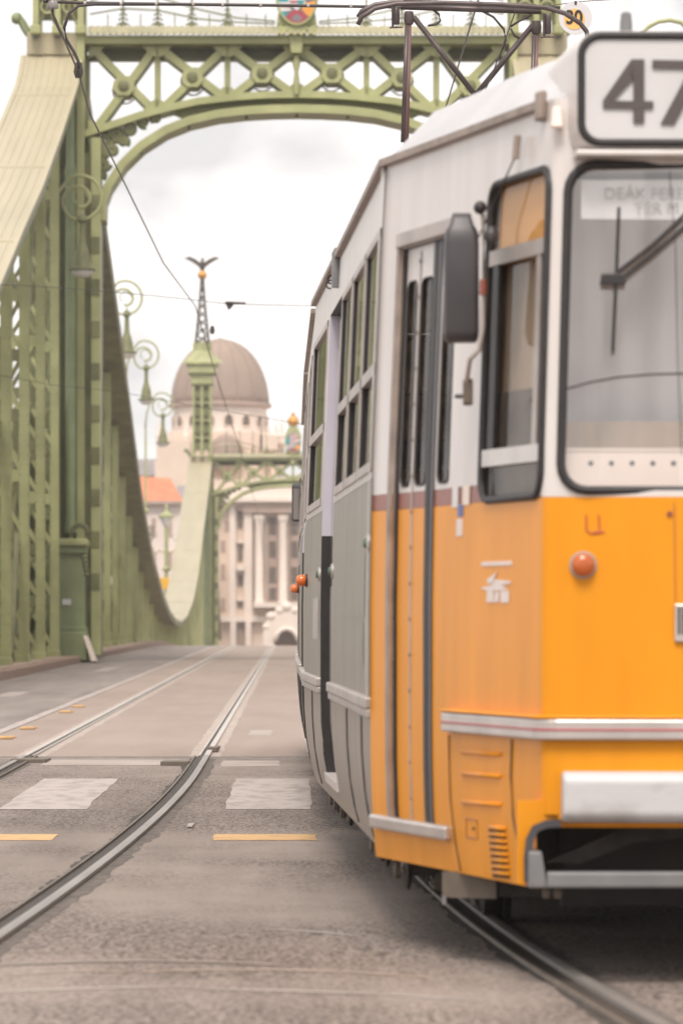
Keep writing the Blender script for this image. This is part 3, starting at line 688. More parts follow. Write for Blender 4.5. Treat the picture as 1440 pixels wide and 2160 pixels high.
MB().add(rbox(bx0 + .01, bx1 - .01, bz0 + .01, bz1 - .01, .06, -.080, 0), [tuple(range(n))]).build('box_lens', M['signwhite'], nbox)
MB().tube(rbox(bx0 + .006, bx1 - .006, bz0 + .006, bz1 - .006, .062, -.080, 0), .0125, 8, True, up=(0, 1, .01)).build('box_gasket', M['rubber'], nbox, smooth='all')
MB().hexa([SA(-.09, bx0 - .01, bz0 - .035), SA(-.09, bx1 + .01, bz0 - .035), SA(.05, bx1 + .01, bz0 - .035), SA(.05, bx0 - .01, bz0 - .035)], [SA(-.09, bx0 - .01, bz0 - .016), SA(-.09, bx1 + .01, bz0 - .016), SA(.05, bx1 + .01, bz0 - .016), SA(.05, bx0 - .01, bz0 - .016)]).build('box_lip', M['t_white'], nbox, bevel=.006)
def dpoly(pts, name, depth=.006):
    q = [SA(-.0835, fv(x), fz(y)) for x, y in pts]; return MB().prism(q, SA(-.0835 - depth, 0, 0) - SA(-.0835, 0, 0)).build(name, M['digit'], nbox)
four = MB()
def q4(pts): four.prism([SA(-.0835, fv(x), fz(y)) for x, y in pts], SA(-.088, 0, 0) - SA(-.0835, 0, 0))
q4([(1326, 130), (1353, 130), (1353, 158), (1326, 172)]); q4([(1330, 172), (1353, 158), (1353, 218), (1330, 218)])
q4([(1326, 130), (1330, 172), (1289, 217), (1266, 217)]); q4([(1266, 217), (1372, 218), (1372, 234), (1266, 233)]); q4([(1330, 234), (1353, 234), (1353, 264), (1330, 264)])
four.build('digit_four', M['digit'], nbox)
seven = MB()
for pts in ([(1370, 131), (1478, 133), (1478, 150), (1370, 149)], [(1449, 150), (1478, 150), (1416, 267), (1387, 266)]):
    seven.prism([SA(-.0835, fv(x), fz(y)) for x, y in pts], SA(-.088, 0, 0) - SA(-.0835, 0, 0))
seven.build('digit_seven', M['digit'], nbox)
# roof of the front section
roof(SA, [(9.5, 1.192, 2.80, .25), (2.05, 1.192, 2.80, .25), (1.0, .965, 2.80, .25), (.5, .86, 2.80, .22), (.25, .80, 2.80, .17), (.06, .755, 2.80, .09), (.045, .745, 2.79, .02)], tram)
g = MB(); g.sweep([taper_l(t, 2.795, .012) for t in (0, .2, .4, .6, .8, .93)], [(-.013, -.013), (.013, -.013), (.013, .012), (-.013, .012)]); g.build('gutter', M['t_gutter'], tram)
MB().hexa([taper_l(.92, 2.74, .0), taper_l(.955, 2.74, .0), taper_l(.955, 2.74, .03), taper_l(.92, 2.74, .03)], [taper_l(.92, 2.835, .0), taper_l(.955, 2.835, .0), taper_l(.955, 2.835, .03), taper_l(.92, 2.835, .03)]).build('gutter_end', M['t_gutter'], tram, bevel=.008)
MB().hexa([SA(1.15, -.62, 2.95), SA(1.15, .62, 2.95), SA(3.2, .62, 2.95), SA(3.2, -.62, 2.95)], [SA(1.3, -.58, 3.11), SA(1.3, .58, 3.11), SA(3.2, .58, 3.14), SA(3.2, -.58, 3.14)]).build('roof_box', M['t_roof'], tram, bevel=.03)
MB().tube([SA(.62, -.60, 2.92), SA(.62, -.60, 3.015), SA(.60, -.55, 3.04), SA(.60, -.44, 3.045), SA(.60, -.38, 3.0)], .016, 8).build('roof_handle', M['t_white'], tram, smooth='all')
MB().lathe(SA(.55, fv(1329, 14.9), 2.95), [(.021, 0), (.021, .15), (.017, .185), (.010, .19)], 12).build('roof_stub', M['greylt'], tram, smooth=True)
# small fittings on the nose
MB().tube([taper_l(.83, 2.715, .025), taper_l(.83, 2.64, .03)], .012, 8).build('bracket', M['t_gutter'], tram)
MB().tube([taper_l(.83, 2.65, .03), taper_l(.70, 2.45, .05), taper_l(.66, 2.36, .07)], .003, 5).build('mirror_stay', M['rubber'], tram)
def tp(px, py):                                          # (t, z) on the taper from its place in the photograph
    lo, hi = -.1, 1.1; z = 1.5
    for _ in range(3):
        lo, hi = -.1, 1.1
        for _ in range(30):
            m_ = (lo + hi) / 2; p = taper_l(m_, z)
            if CX + FPX * p.x / p.y < px: lo = m_
            else: hi = m_
        p = taper_l(lo, z); z = EYE + (CY - py) * p.y / FPX - road_z(p.y)
    return lo, z
def tbox(name, x0, y0, x1, y1, m, parent=tram, out=.003, inn=-.002, bevel=0):
    t0, z0 = tp(x0, y1); t1, z1 = tp(x1, y0)
    if y1 - y0 > 200: z0 = min(z0, z1)
    return strip_bar(name, taper_l, t0, t1, z0, z1, m, parent, out=out, n=1, inn=inn, bevel=bevel)
MB().hexa([fp(1162, 268, .004), fp(1188, 268, .004), fp(1188, 268, .05), fp(1162, 268, .05)], [fp(1166, 222, .004), fp(1184, 222, .004), fp(1184, 222, .03), fp(1166, 222, .03)]).build('side_marker', M['dash'], tram, bevel=.008)
# mirror on its arm
mh = MB(); secs = []
c0 = at(972, 585, 14.85)
for (dz, w, dp) in ((-.212, .046, .04), (-.205, .053, .06), (-.18, .056, .07), (.105, .056, .075), (.145, .052, .07), (.165, .040, .06), (.185, .034, .05), (.205, .030, .04)):
    secs.append([c0 + Vector((x, y - .0, dz)) for x, y in rrect(w * 2, dp * 2, min(w, dp) * .35, 4)])
m_n = len(secs[0]); fs = [tuple(range(m_n))[::-1], tuple((len(secs) - 1) * m_n + k for k in range(m_n))]
for i in range(len(secs) - 1):
    for k in range(m_n): fs.append((i * m_n + k, i * m_n + (k + 1) % m_n, (i + 1) * m_n + (k + 1) % m_n, (i + 1) * m_n + k))
mh.add([p for s_ in secs for p in s_], fs); mir = mh.build('wing_mirror', M['grey'], tram, smooth='all')
MB().hexa([c0 + Vector((-.046, .076, -.17)), c0 + Vector((.046, .076, -.17)), c0 + Vector((.046, .082, -.17)), c0 + Vector((-.046, .082, -.17))], [c0 + Vector((-.046, .076, .12)), c0 + Vector((.046, .076, .12)), c0 + Vector((.046, .082, .12)), c0 + Vector((-.046, .082, .12))]).build('mirror_glass', M['mirror'], mir)
MB().tube([at(1018, 452, 14.74), at(1020, 600, 14.74), at(1017, 690, 14.74), at(1010, 738, 14.74), at(990, 758, 14.76), at(984, 800, 14.8), at(986, 850, 14.86)], 0.0085, 8).build('mirror_arm', M['alu_d'], mir, smooth='all')
MB().tube([at(1019, 590, 14.738), at(1018, 622, 14.738)], .0115, 8).build('arm_sleeve', M['t_brown'], mir)
MB().tube([at(962, 836, 14.95), at(986, 836, 14.85)], .008, 6).build('arm_foot', M['rubber'], mir)
MB().box(at(976, 0, 14.84).x, at(996, 0, 14.84).x, 14.80, 14.86, at(0, 855, 14.84).z, at(0, 800, 14.84).z).build('arm_clamp', M['guard'], mir, bevel=.006)
MB().ball(at(1012, 438, 14.74), .022, 10, 7).build('arm_joint', M['rubber'], mir); MB().ball(at(1036, 498, 14.78), .024, 10, 7, (1, 1, 1.4)).build('arm_joint', M['grey'], mir)
# silver belt with red line round the nose
def around(name, z0, z1, o1, m, t0=.49, parent=tram):
    b = MB(); vs = []; fs = []; pts = [(taper_l, t0 + (TE - t0) * i / 6) for i in range(7)] + [(corner_l, i / 5) for i in range(1, 5)] + [(front, -FE + 2 * FE * i / 16) for i in range(17)] + [(corner_r, 1 - i / 5) for i in range(1, 5)] + [(taper_r, TE - (TE - t0) * i / 6) for i in range(0, 7)]
    for i, (pl, t) in enumerate(pts):
        vs += [pl(t, z0, -.01), pl(t, z0, o1), pl(t, z1, o1), pl(t, z1, -.01)]
        if i:
            a, c = 4 * i - 4, 4 * i
            for k in range(4): fs.append((a + k, a + (k + 1) % 4, c + (k + 1) % 4, c + k))
    b.add(vs, fs + [(0, 1, 2, 3)]); return b.build(name, m, parent, bevel=.006)
nbelt = around('nose_belt', .776, .840, .032, M['alu']); around('red_line', .803, .812, .035, M['red'], parent=nbelt)
around('belt_ledge', .842, .852, .036, M['t_orange'], parent=nbelt)
# panel lines, louvres and marks on the lower nose
def tline(pts, r=.004, m='rubber', name='panel_seam'):
    q = [taper_l(*tp(x, y), .002) for x, y in pts]; return MB().tube(q, r, 5).build(name, M[m], tram)
tline([(1080, 1560), (1078, 1640), (1082, 1720), (1096, 1800), (1108, 1855)]); tline([(947, 1550), (950, 1680), (960, 1770), (972, 1838)], .003)
for (x0, x1, y) in ((976, 1056, 1586), (976, 1056, 1632), (976, 1056, 1692)):
    q = [taper_l(*tp(x0, y), .004), taper_l(*tp(x1, y + 5), .004)]; MB().tube(q, .007, 6).build('pressed_rib', M['t_orange'], tram, smooth='all')
for k in range(8):
    y = 1745 + k * 13.6; x = 1033 + k * 1.2; q = [taper_l(*tp(x, y), .004), taper_l(*tp(x + 33, y + 3), .004)]
    MB().tube(q, .0075, 6).build('louvre', M['t_orange'], tram, smooth='all')
    q = [taper_l(*tp(x, y + 7), .003), taper_l(*tp(x + 33, y + 10), .003)]; MB().tube(q, .0042, 5).build('louvre_slot', M['dark'], tram)
b = MB(); b.tube([taper_l(*tp(x, y), .001) for x, y in ((983, 1726), (1006, 1730), (1007, 1770), (984, 1766))], .0022, 5, True); b.build('hatch_outline', M['t_brown'], tram)
MB().lathe(taper_l(*tp(1000, 1748), .002), [(.006, 0), (.006, .004)], 8, (-1, -.3, 0)).build('hatch_lock', M['rubber'], tram)
st = tbox('sticker', 963, 1094, 976, 1131, M['logo']); tbox('sticker_head', 966, 1064, 977, 1090, M['blue'], st)
lg = tbox('operator_logo', 1016, 1183, 1080, 1194, M['logo'])
def lpoly(pts, name='logo_mark'): MB().prism([taper_l(*tp(x, y), .0015) for x, y in pts], taper_l(.8, 1.2, .003) - taper_l(.8, 1.2, .001)).build(name, M['logo'], lg)
lpoly([(1050, 1206), (1042, 1222), (1045, 1230), (1030, 1232), (1028, 1222)]); lpoly([(1045, 1222), (1078, 1226), (1078, 1231), (1040, 1236), (1034, 1228)])
lpoly([(1014, 1240), (1034, 1235), (1060, 1234), (1072, 1244), (1030, 1247)]); lpoly([(1028, 1247), (1042, 1247), (1042, 1270), (1027, 1270)]); lpoly([(1045, 1248), (1054, 1248), (1052, 1270), (1043, 1270)]); lpoly([(1056, 1246), (1074, 1246), (1074, 1271), (1056, 1271)])
# lamps and marks on the front
for sgn in (-1, 1):
    v = fv(1228) * -sgn; z = fz(1192)
    lm = disc('indicator', front, v, z, .036, .030, M['amber_d'], tram, .004, 20)
    MB().tube([front(v + .039 * math.cos(a * math.pi / 10), z + .039 * math.sin(a * math.pi / 10), .004) for a in range(20)], .005, 6, True, up=(0, 1, .01)).build('lamp_ring', M['alu_d'], lm)
b = MB()
for pts in ([(1236, 1086), (1236, 1118)], [(1236, 1118), (1246, 1126), (1266, 1124)], [(1262, 1086), (1264, 1122)], [(1250, 1122), (1274, 1122)]):
    b.tube([fp(x, y, .001) for x, y in pts], .0035, 5)
b.build('badge_scar', M['amber_d'], tram)
MB().lathe(fp(1410, 1084, 0), [(.009, 0), (.009, .006)], 8, (0, -1, 0)).build('plug', M['t_brown'], tram)
fn = MB().hexa([fp(1420, 1354, .001), fp(1520, 1354, .001), fp(1520, 1354, .014), fp(1420, 1354, .014)], [fp(1420, 1274, .001), fp(1520, 1274, .001), fp(1520, 1274, .014), fp(1420, 1274, .014)]).build('front_grille', M['alu'], tram, bevel=.004)
for k in range(10): MB().hexa([fp(1426 + k * 9, 1338, .012), fp(1431 + k * 9, 1338, .012), fp(1431 + k * 9, 1338, .018), fp(1426 + k * 9, 1338, .018)], [fp(1426 + k * 9, 1280, .012), fp(1431 + k * 9, 1280, .012), fp(1431 + k * 9, 1280, .018), fp(1426 + k * 9, 1280, .018)]).build('grille_slot', M['rubber'], fn)
b = MB(); b.tube([fp(1420, 1060, .001), fp(1422, 1270, .001)], .0018, 4); b.build('panel_seam', M['t_brown'], tram)
# bumper, guard bar and what hangs under the nose
bz = (fz(1734), fz(1627)); bvl = fv(1183)
b = MB(); pr = [(0, .02), (.0, -.06), (.15, -.085), (.85, -.085), (1, -.06), (1, .02)]; vs = []; fs = []
for i in range(13):
    v = bvl + (-2 * bvl) * i / 12; e = -.05 * (1 - (v / NV) ** 2)
    vs += [SA(e + uu, v, bz[0] + (bz[1] - bz[0]) * q) for q, uu in pr]
    if i:
        for k in range(6): fs.append(((i - 1) * 6 + k, (i - 1) * 6 + (k + 1) % 6, i * 6 + (k + 1) % 6, i * 6 + k))
b.add(vs, fs + [tuple(range(6)), tuple(range(72, 78))]); b.build('bumper', M['bumper'], tram, bevel=.012)
b = MB(); zb0, zb1 = fz(1872), fz(1838); b.hexa([SA(-.06, fv(1150), zb0), SA(-.06, -fv(1150), zb0), SA(0, -fv(1150), zb0), SA(0, fv(1150), zb0)], [SA(-.06, fv(1150), zb1), SA(-.06, -fv(1150), zb1), SA(0, -fv(1150), zb1), SA(0, fv(1150), zb1)]); gb = b.build('guard_bar', M['greylt'], tram, bevel=.008)
for sg in (1, -1):
    MB().hexa([SA(-.05, sg * fv(1112), zb0), SA(-.05, sg * fv(1152), zb0), SA(.2, sg * fv(1152), zb0), SA(.2, sg * fv(1112), zb0)], [SA(-.05, sg * fv(1112), fz(1795)), SA(-.05, sg * fv(1140), fz(1795)), SA(.2, sg * fv(1140), fz(1795)), SA(.2, sg * fv(1112), fz(1795))]).build('guard_bracket', M['greylt'], gb, bevel=.006)
for px in (1152, 1176): MB().lathe(SA(.0, fv(px), zb0 - .035), [(.012, 0), (.015, .02), (.012, .04)], 8).build('guard_bolt', M['guard'], gb)
# curved rubber edge of the opening below the bumper
for sg in (1, -1):
    pts = [SA(-.01, sg * fv(x), fz(y)) for x, y in ((1182, 1737), (1152, 1738), (1128, 1748), (1116, 1772), (1112, 1810), (1113, 1860))]
    b = MB(); b.sweep(pts, [(-.012, -.02), (.012, -.02), (.012, .02), (-.012, .02)], up=(0, 1, 0)); b.build('opening_trim', M['grey'], tram)
    pts2 = [SA(.02, sg * fv(x), fz(y)) for x, y in ((1092, 1690), (1182, 1690), (1182, 1737), (1152, 1738), (1128, 1748), (1116, 1772), (1112, 1810), (1113, 1866), (1092, 1866))]
    MB().prism(pts2, SA(.05, 0, 0) - SA(.0, 0, 0)).build('nose_apron', M['t_orange'], tram)
MB().hexa([SA(.5, -.7, .22), SA(.5, .7, .22), SA(.55, .7, .22), SA(.55, -.7, .22)], [SA(.5, -.7, .7), SA(.5, .7, .7), SA(.55, .7, .7), SA(.55, -.7, .7)]).build('front_bulkhead', M['dark'], tram)
MB().hexa([SA(.0, -.09, .40), SA(.0, .09, .40), SA(.6, .09, .40), SA(.6, -.09, .40)], [SA(.0, -.09, .50), SA(.0, .09, .50), SA(.6, .09, .50), SA(.6, -.09, .50)]).build('coupler', M['dark2'], tram, bevel=.02)
MB().prism([SA(.3, fv(x), fz(y)) for x, y in ((1165, 1830), (1330, 1760), (1500, 1748), (1500, 1776), (1360, 1788), (1240, 1834))], SA(.36, 0, 0) - SA(.3, 0, 0)).build('sand_pipe_plate', M['dark2'], tram)
lgd = MB().hexa([at(932, 1893, 15.4), at(1046, 1896, 15.2), at(1046, 1896, 15.24), at(932, 1893, 15.44)], [at(932, 1838, 15.4), at(1046, 1838, 15.2), at(1046, 1838, 15.24), at(932, 1838, 15.44)]).build('lifeguard_board', M['guard'], tram)
MB().hexa([at(1050, 1892, 15.22), at(1400, 1892, 15.2), at(1400, 1892, 15.26), at(1050, 1892, 15.26)], [at(1050, 1850, 15.22), at(1400, 1850, 15.2), at(1400, 1850, 15.26), at(1050, 1850, 15.26)]).build('lifeguard_rear', M['dark2'], lgd)
for px in (936, 997): MB().bar(at(px, 1908, 15.38), at(px, 1890, 15.38), .014, .02, up=(0, 1, 0)).build('guard_foot', M['greylt'], lgd)
core(SA, .56, 9.5, 1.12, tram) if False else None
b = MB(); b.hexa([SA(.56, -.8, .30), SA(.56, .8, .30), SA(2.1, 1.1, .30), SA(2.1, -1.1, .30)], [SA(.56, -.86, .72), SA(.56, .86, .72), SA(2.1, 1.14, .72), SA(2.1, -1.14, .72)]); b.build('underframe', M['dark'], tram)
b = MB(); b.hexa([SA(.1, -.72, .72), SA(.1, .72, .72), SA(2.1, 1.14, .72), SA(2.1, -1.14, .72)], [SA(.1, -.72, .76), SA(.1, .72, .76), SA(2.1, 1.14, .76), SA(2.1, -1.14, .76)]); b.build('floor', M['seat'], tram)
b = MB(); b.hexa([SA(.1, -.70, 2.63), SA(.1, .70, 2.63), SA(2.1, 1.1, 2.63), SA(2.1, -1.1, 2.63)], [SA(.1, -.70, 2.65), SA(.1, .70, 2.65), SA(2.1, 1.1, 2.65), SA(2.1, -1.1, 2.65)]); b.build('ceiling', M['inner'], tram)
core(SA, 2.1, 9.45, 1.13, tram)
# side fittings
def sp(S, px, py):                                       # (u, z) on a left side from its place in the photograph
    pl = side_l(S); z = 1.4
    for _ in range(3):
        lo, hi = -1, 14
        for _ in range(40):
            m_ = (lo + hi) / 2; p = pl(m_, z)
            if CX + FPX * p.x / p.y > px: lo = m_
            else: hi = m_
        p = pl(lo, z); z = EYE + (CY - py) * p.y / FPX - road_z(p.y)
    return lo, z
def side_button(S, u, z):
    o = disc('door_button', side_l(S), u, z, .034, .010, M['alu_d'], tram); disc('button_cap', side_l(S), u, z, .020, .02, M['btn'], o)
side_button(SA, 2.25, 1.43); side_button(SA, 5.66, 1.36); side_button(SA, 7.28, 1.36); side_button(SB, 1.0, 1.36); side_button(SC, 1.5, 1.36)
def side_lamp(S, u, z):
    o = disc('side_indicator', side_l(S), u, z, .035, .012, M['rubber'], tram, n=16); disc('amber_lens', side_l(S), u, z, .030, .044, M['amber'], o, .010, 16)
side_lamp(SA, 9.15, 1.345); side_lamp(SC, 1.2, 1.35)
for (u0, u1, z0, z1) in ((2.5, 4.9, 1.16, 1.40), (2.6, 4.9, .98, 1.14), (7.4, 8.2, 1.05, 1.25)): wall('advert_patch', side_l(SA), u0, u1, z0, z1, M['alu_d'] if u0 > 7 else M['t_grey'], out=.002, nt=2)
# --- middle and rear sections
side_body(SB, -1, 0, 5.95, [(.25, 1.45), (3.15, 4.4), (4.5, 5.75)], [(1.62, 2.98)], tram, (.8, 3.6, 4.6))
side_body(SB, 1, 0, 5.95, [(.25, 1.45), (3.15, 4.4), (4.5, 5.75)], [(1.62, 2.98)], tram)
side_body(SC, -1, 0, 8.2, [(.3, 1.9), (3.6, 4.75), (4.85, 6.0), (6.1, 7.2)], [(2.1, 3.45)], tram, (1.0, 4.2, 5.4, 6.6))
side_body(SC, 1, 0, 8.2, [(.3, 1.9), (3.6, 4.75), (4.85, 6.0), (6.1, 7.2)], [(2.1, 3.45)], tram)
roof(SB, [(0, 1.19, 2.81, .24), (5.95, 1.19, 2.81, .24)], tram); roof(SC, [(0, 1.19, 2.81, .24), (8.2, 1.19, 2.81, .24), (10.2, .85, 2.81, .16), (10.4, .8, 2.5, .02)], tram)
core(SB, 0, 5.9, 1.13, tram); core(SC, 0, 8.15, 1.13, tram)
for S, ua, ub in ((SC, 8.2, 10.4),):                    # tapered rear end
    b = MB(); vs = []; fs = []
    ring = [(-HW, ua), (-.80, ub), (.80, ub), (HW, ua)]
    for z in (.34, .82, 1.6, 2.8):
        vs += [S(u, v * (1 - inset(z) / HW), z) for v, u in ring]
    for j in range(3):
        for k in range(3): fs.append((4 * j + k, 4 * j + k + 1, 4 * j + k + 5, 4 * j + k + 4))
    b.add(vs, fs); b.build('rear_end', M['t_white'], tram)
def bellows(Sx, ux, Sy, uy):
    b = MB(); n = 7
    for i in range(n):
        t = i / (n - 1); w = 1.13 if i % 2 else 1.06
        vs = []
        for v, z in ((-w, .75), (w, .75), (w, 2.72), (-w, 2.72)): vs.append(Sx(ux, v, z).lerp(Sy(uy, v, z), t))
        b.v += vs
        if i:
            a = 4 * (i - 1); c = 4 * i
            b.f += [(a + k, a + (k + 1) % 4, c + (k + 1) % 4, c + k) for k in range(4)]
    b.build('bellows', M['grey'], tram)
bellows(SA, 9.5, SB, 0); bellows(SB, 5.95, SC, 0)
# bogies on the rails
def bogie(yc):
    r = .33; xl = path_tram(yc); hd = slope(path_tram, yc)
    bg_ = MB()
    for s in (0, 1.435):
        x = xl + s; bg_.hexa([(x - .16 + s * .2, yc - 1.3, road_z(yc) + .22), (x - .02 + s * .2, yc - 1.3, road_z(yc) + .22), (x - .02 + s * .2, yc + 1.3, road_z(yc) + .24), (x - .16 + s * .2, yc + 1.3, road_z(yc) + .24)], [(x - .16 + s * .2, yc - 1.3, road_z(yc) + .42), (x - .02 + s * .2, yc - 1.3, road_z(yc) + .42), (x - .02 + s * .2, yc + 1.3, road_z(yc) + .46), (x - .16 + s * .2, yc + 1.3, road_z(yc) + .46)])
    o = bg_.build('bogie', M['dark2'], tram)
    for dy in (-.9, .9):
        for s, sg in ((0, 1), (1.435, -1)):
            y = yc + dy; x = path_tram(y) + s
            MB().lathe((x, y, road_z(y) + r + .02), [(.05, -.02), (r - .08, -.02), (r, .0), (r + .0, .07), (r + .02, .075), (r + .02, .1), (.05, .1)], 24, (sg, 0, 0)).build('wheel', M['dark2'], o, smooth=True)
        for k in range(3):
            y = yc + dy + (-.25 + .25 * k); x = path_tram(y) - .2
            MB().tube([(x, y, road_z(y) + .40), (x - .01, y + .02, road_z(y) + .15), (x + .03, y + .1, road_z(y) + .16)], .008, 6).build('brake_rigging', M['dark2'], o)
        MB().tube([(path_tram(yc + dy) - .17, yc + dy - .3, road_z(yc) + .13), (path_tram(yc + dy) - .17, yc + dy + .35, road_z(yc) + .12)], .03, 8).build('track_brake', M['guard'], o)
for y in (18.3, 24.1, 30.3, 37.0): bogie(y)
for k_, yc in enumerate((16.6, 18.1, 18.5, 21.6, 22.4, 23.0, 27.4, 28.2)):
    pt = side_l(SA if yc < 24 else SB)(yc - (Y0 if yc < 24 else 24.35), .30, -.10)
    gx_, gz_ = pt.x, road_z(yc)
    gear = MB().box(gx_ - .02, gx_ + .10, yc - .14, yc + .14, gz_ + .22, gz_ + .40).build('brake_hanger', M['dark2'], tram, bevel=.02, seg=1)
    MB().tube([(gx_ - .01, yc - .2, gz_ + .34), (gx_ - .015, yc - .1, gz_ + .18), (gx_ - .01, yc + .12, gz_ + .17), (gx_ + .02, yc + .2, gz_ + .30)], .009, 6).build('hanger_loop', M['dark2'], gear, smooth='all')
    MB().lathe((gx_ - .04, yc, gz_ + .24), [(.035, 0), (.035, .02), (.015, .025)], 10, (-1, 0, 0)).build('hanger_cap', M['guard'], gear)
# rear cab mirror
rc = at(630, 1060, 40.2)
rm = MB().box(rc.x - .062, rc.x + .07, rc.y - .02, rc.y + .03, rc.z - .17, rc.z + .17).build('wing_mirror', M['grey'], tram, bevel=.025, seg=3)
MB().box(rc.x - .047, rc.x + .055, rc.y - .024, rc.y - .021, rc.z - .15, rc.z + .12).build('mirror_glass', M['mirror'], rm)
MB().ball(rc + Vector((.06, 0, .20)), .05, 10, 7, (1.2, 1, .7)).build('mirror_joint', M['guard'], rm); MB().bar(rc + Vector((.03, 0, .19)), rc + Vector((.3, .1, .19)), .03, .03).build('mirror_arm', M['guard'], rm)
# things on the roof
for (px, py, d, r, h) in ((713, 560, 20.6, .03, .08),): MB().lathe(at(px, py, d), [(r, -.1), (r, h * .7), (r * .6, h)], 10).build('roof_vent', M['greylt'], tram, smooth=True)
for k in range(2): p = at(699 - 3 * k, 590 + 10 * k, 21.6); MB().tube([p + Vector((.02 * math.cos(a), 0, .02 * math.sin(a))) for a in [i * .7 for i in range(9)]], .004, 5, True).build('roof_hook', M['wire'], tram)
# --- pantograph
PD = 32.0
def pp(px, py, dy=0): return at(px, py, PD + dy)
pan = MB()
for dy in (-.16, .16):
    pan.tube([pp(755, 52 if dy < 0 else 36, dy), pp(762, 36 if dy < 0 else 24, dy), pp(790, 18 if dy < 0 else 10, dy), pp(836, 8 if dy < 0 else 3, dy), pp(940, 6, dy), pp(1060, 10, dy), pp(1150, 16, dy), pp(1190, 28, dy), pp(1222, 48, dy), pp(1236, 66, dy), pp(1239, 80, dy)], .017, 8)
po = pan.build('pantograph', M['panto'], tram, smooth='all')
b = MB(); b.tube([pp(845, 14), pp(1140, 24)], .022, 8); b.tube([pp(850, 2), pp(1130, 12)], .012, 6); b.build('collector_carrier', M['panto'], po, smooth='all')
for (x, y0, y1, xb) in ((862, 24, 300, 853), (1130, 44, 320, 1121)):
    MB().tube([pp(x, y0), pp(xb + 3, y1)], .021, 10).build('upper_tube', M['panto_r'], po, smooth='all')
    MB().tube([pp(x - 4, y0 + 30, -.25), pp(xb - 4, y1, -.25)], .016, 10).build('upper_tube', M['panto'], po, smooth='all')
    MB().lathe(pp(x, y0 + 14), [(.03, -.045), (.036, -.02), (.036, .02), (.03, .045)], 10).build('tube_socket', M['panto'], po, smooth=True)
for (a, c) in (((872, 36), (1012, 214)), ((1122, 54), (1000, 204))): MB().tube([pp(*a), pp(*c)], .020, 8).build('diagonal_tube', M['panto'], po, smooth='all')
for (x0, x1, y0, y1) in ((829, 843, 22, 52), (1148, 1162, 36, 72)):
    b = MB(); b.lathe(pp((x0 + x1) / 2, y1), [(.016, 0), (.022, .01), (.022, (y1 - y0) * PD / FPX), (.014, (y1 - y0) * PD / FPX + .02)], 10); b.lathe(pp((x0 + x1) / 2 - 8, y1 + 4), [(.01, 0), (.01, .16)], 8)
    b.tube([pp(x0 - 8, y1 + 6), pp(x1 + 6, y1 + 5)], .008, 6); b.build('spring_cylinder', M['panto'], po, smooth=True)
for pts in ([(884, 0), (905, 14), (925, 30), (928, 44), (918, 52), (902, 54)], [(1010, 20), (1040, 36), (1062, 62), (1066, 84), (1052, 120), (1045, 130)], [(1076, 56), (1095, 44), (1120, 32)], [(1076, 60), (1085, 76), (1098, 82)]):
    MB().tube([pp(*q) for q in pts], .009, 6).build('jumper_cable', M['wire'], po, smooth='all')
MB().tube([pp(1087, 22, -.1), pp(1040, 150, -.1), pp(1015, 208, -.1)], .005, 5).build('lowering_rope', M['wire'], po)
pfoot = SC(1.45, 0, 3.02); MB().box(pfoot.x - .75, pfoot.x + .75, pfoot.y - .5, pfoot.y + .5, pfoot.z, pfoot.z + .12).build('pantograph_base', M['panto'], po, bevel=.02)
for sx in (-.45, .45):
    for sy in (-.9, .9):
        MB().tube([pp(857 if sx < 0 else 1123, 300), (pfoot.x + sx, pfoot.y + sy, pfoot.z + 1.0), (pfoot.x + sx * 1.1, pfoot.y, pfoot.z + .1)], .02, 8).build('lower_tube', M['panto'], po, smooth='all')

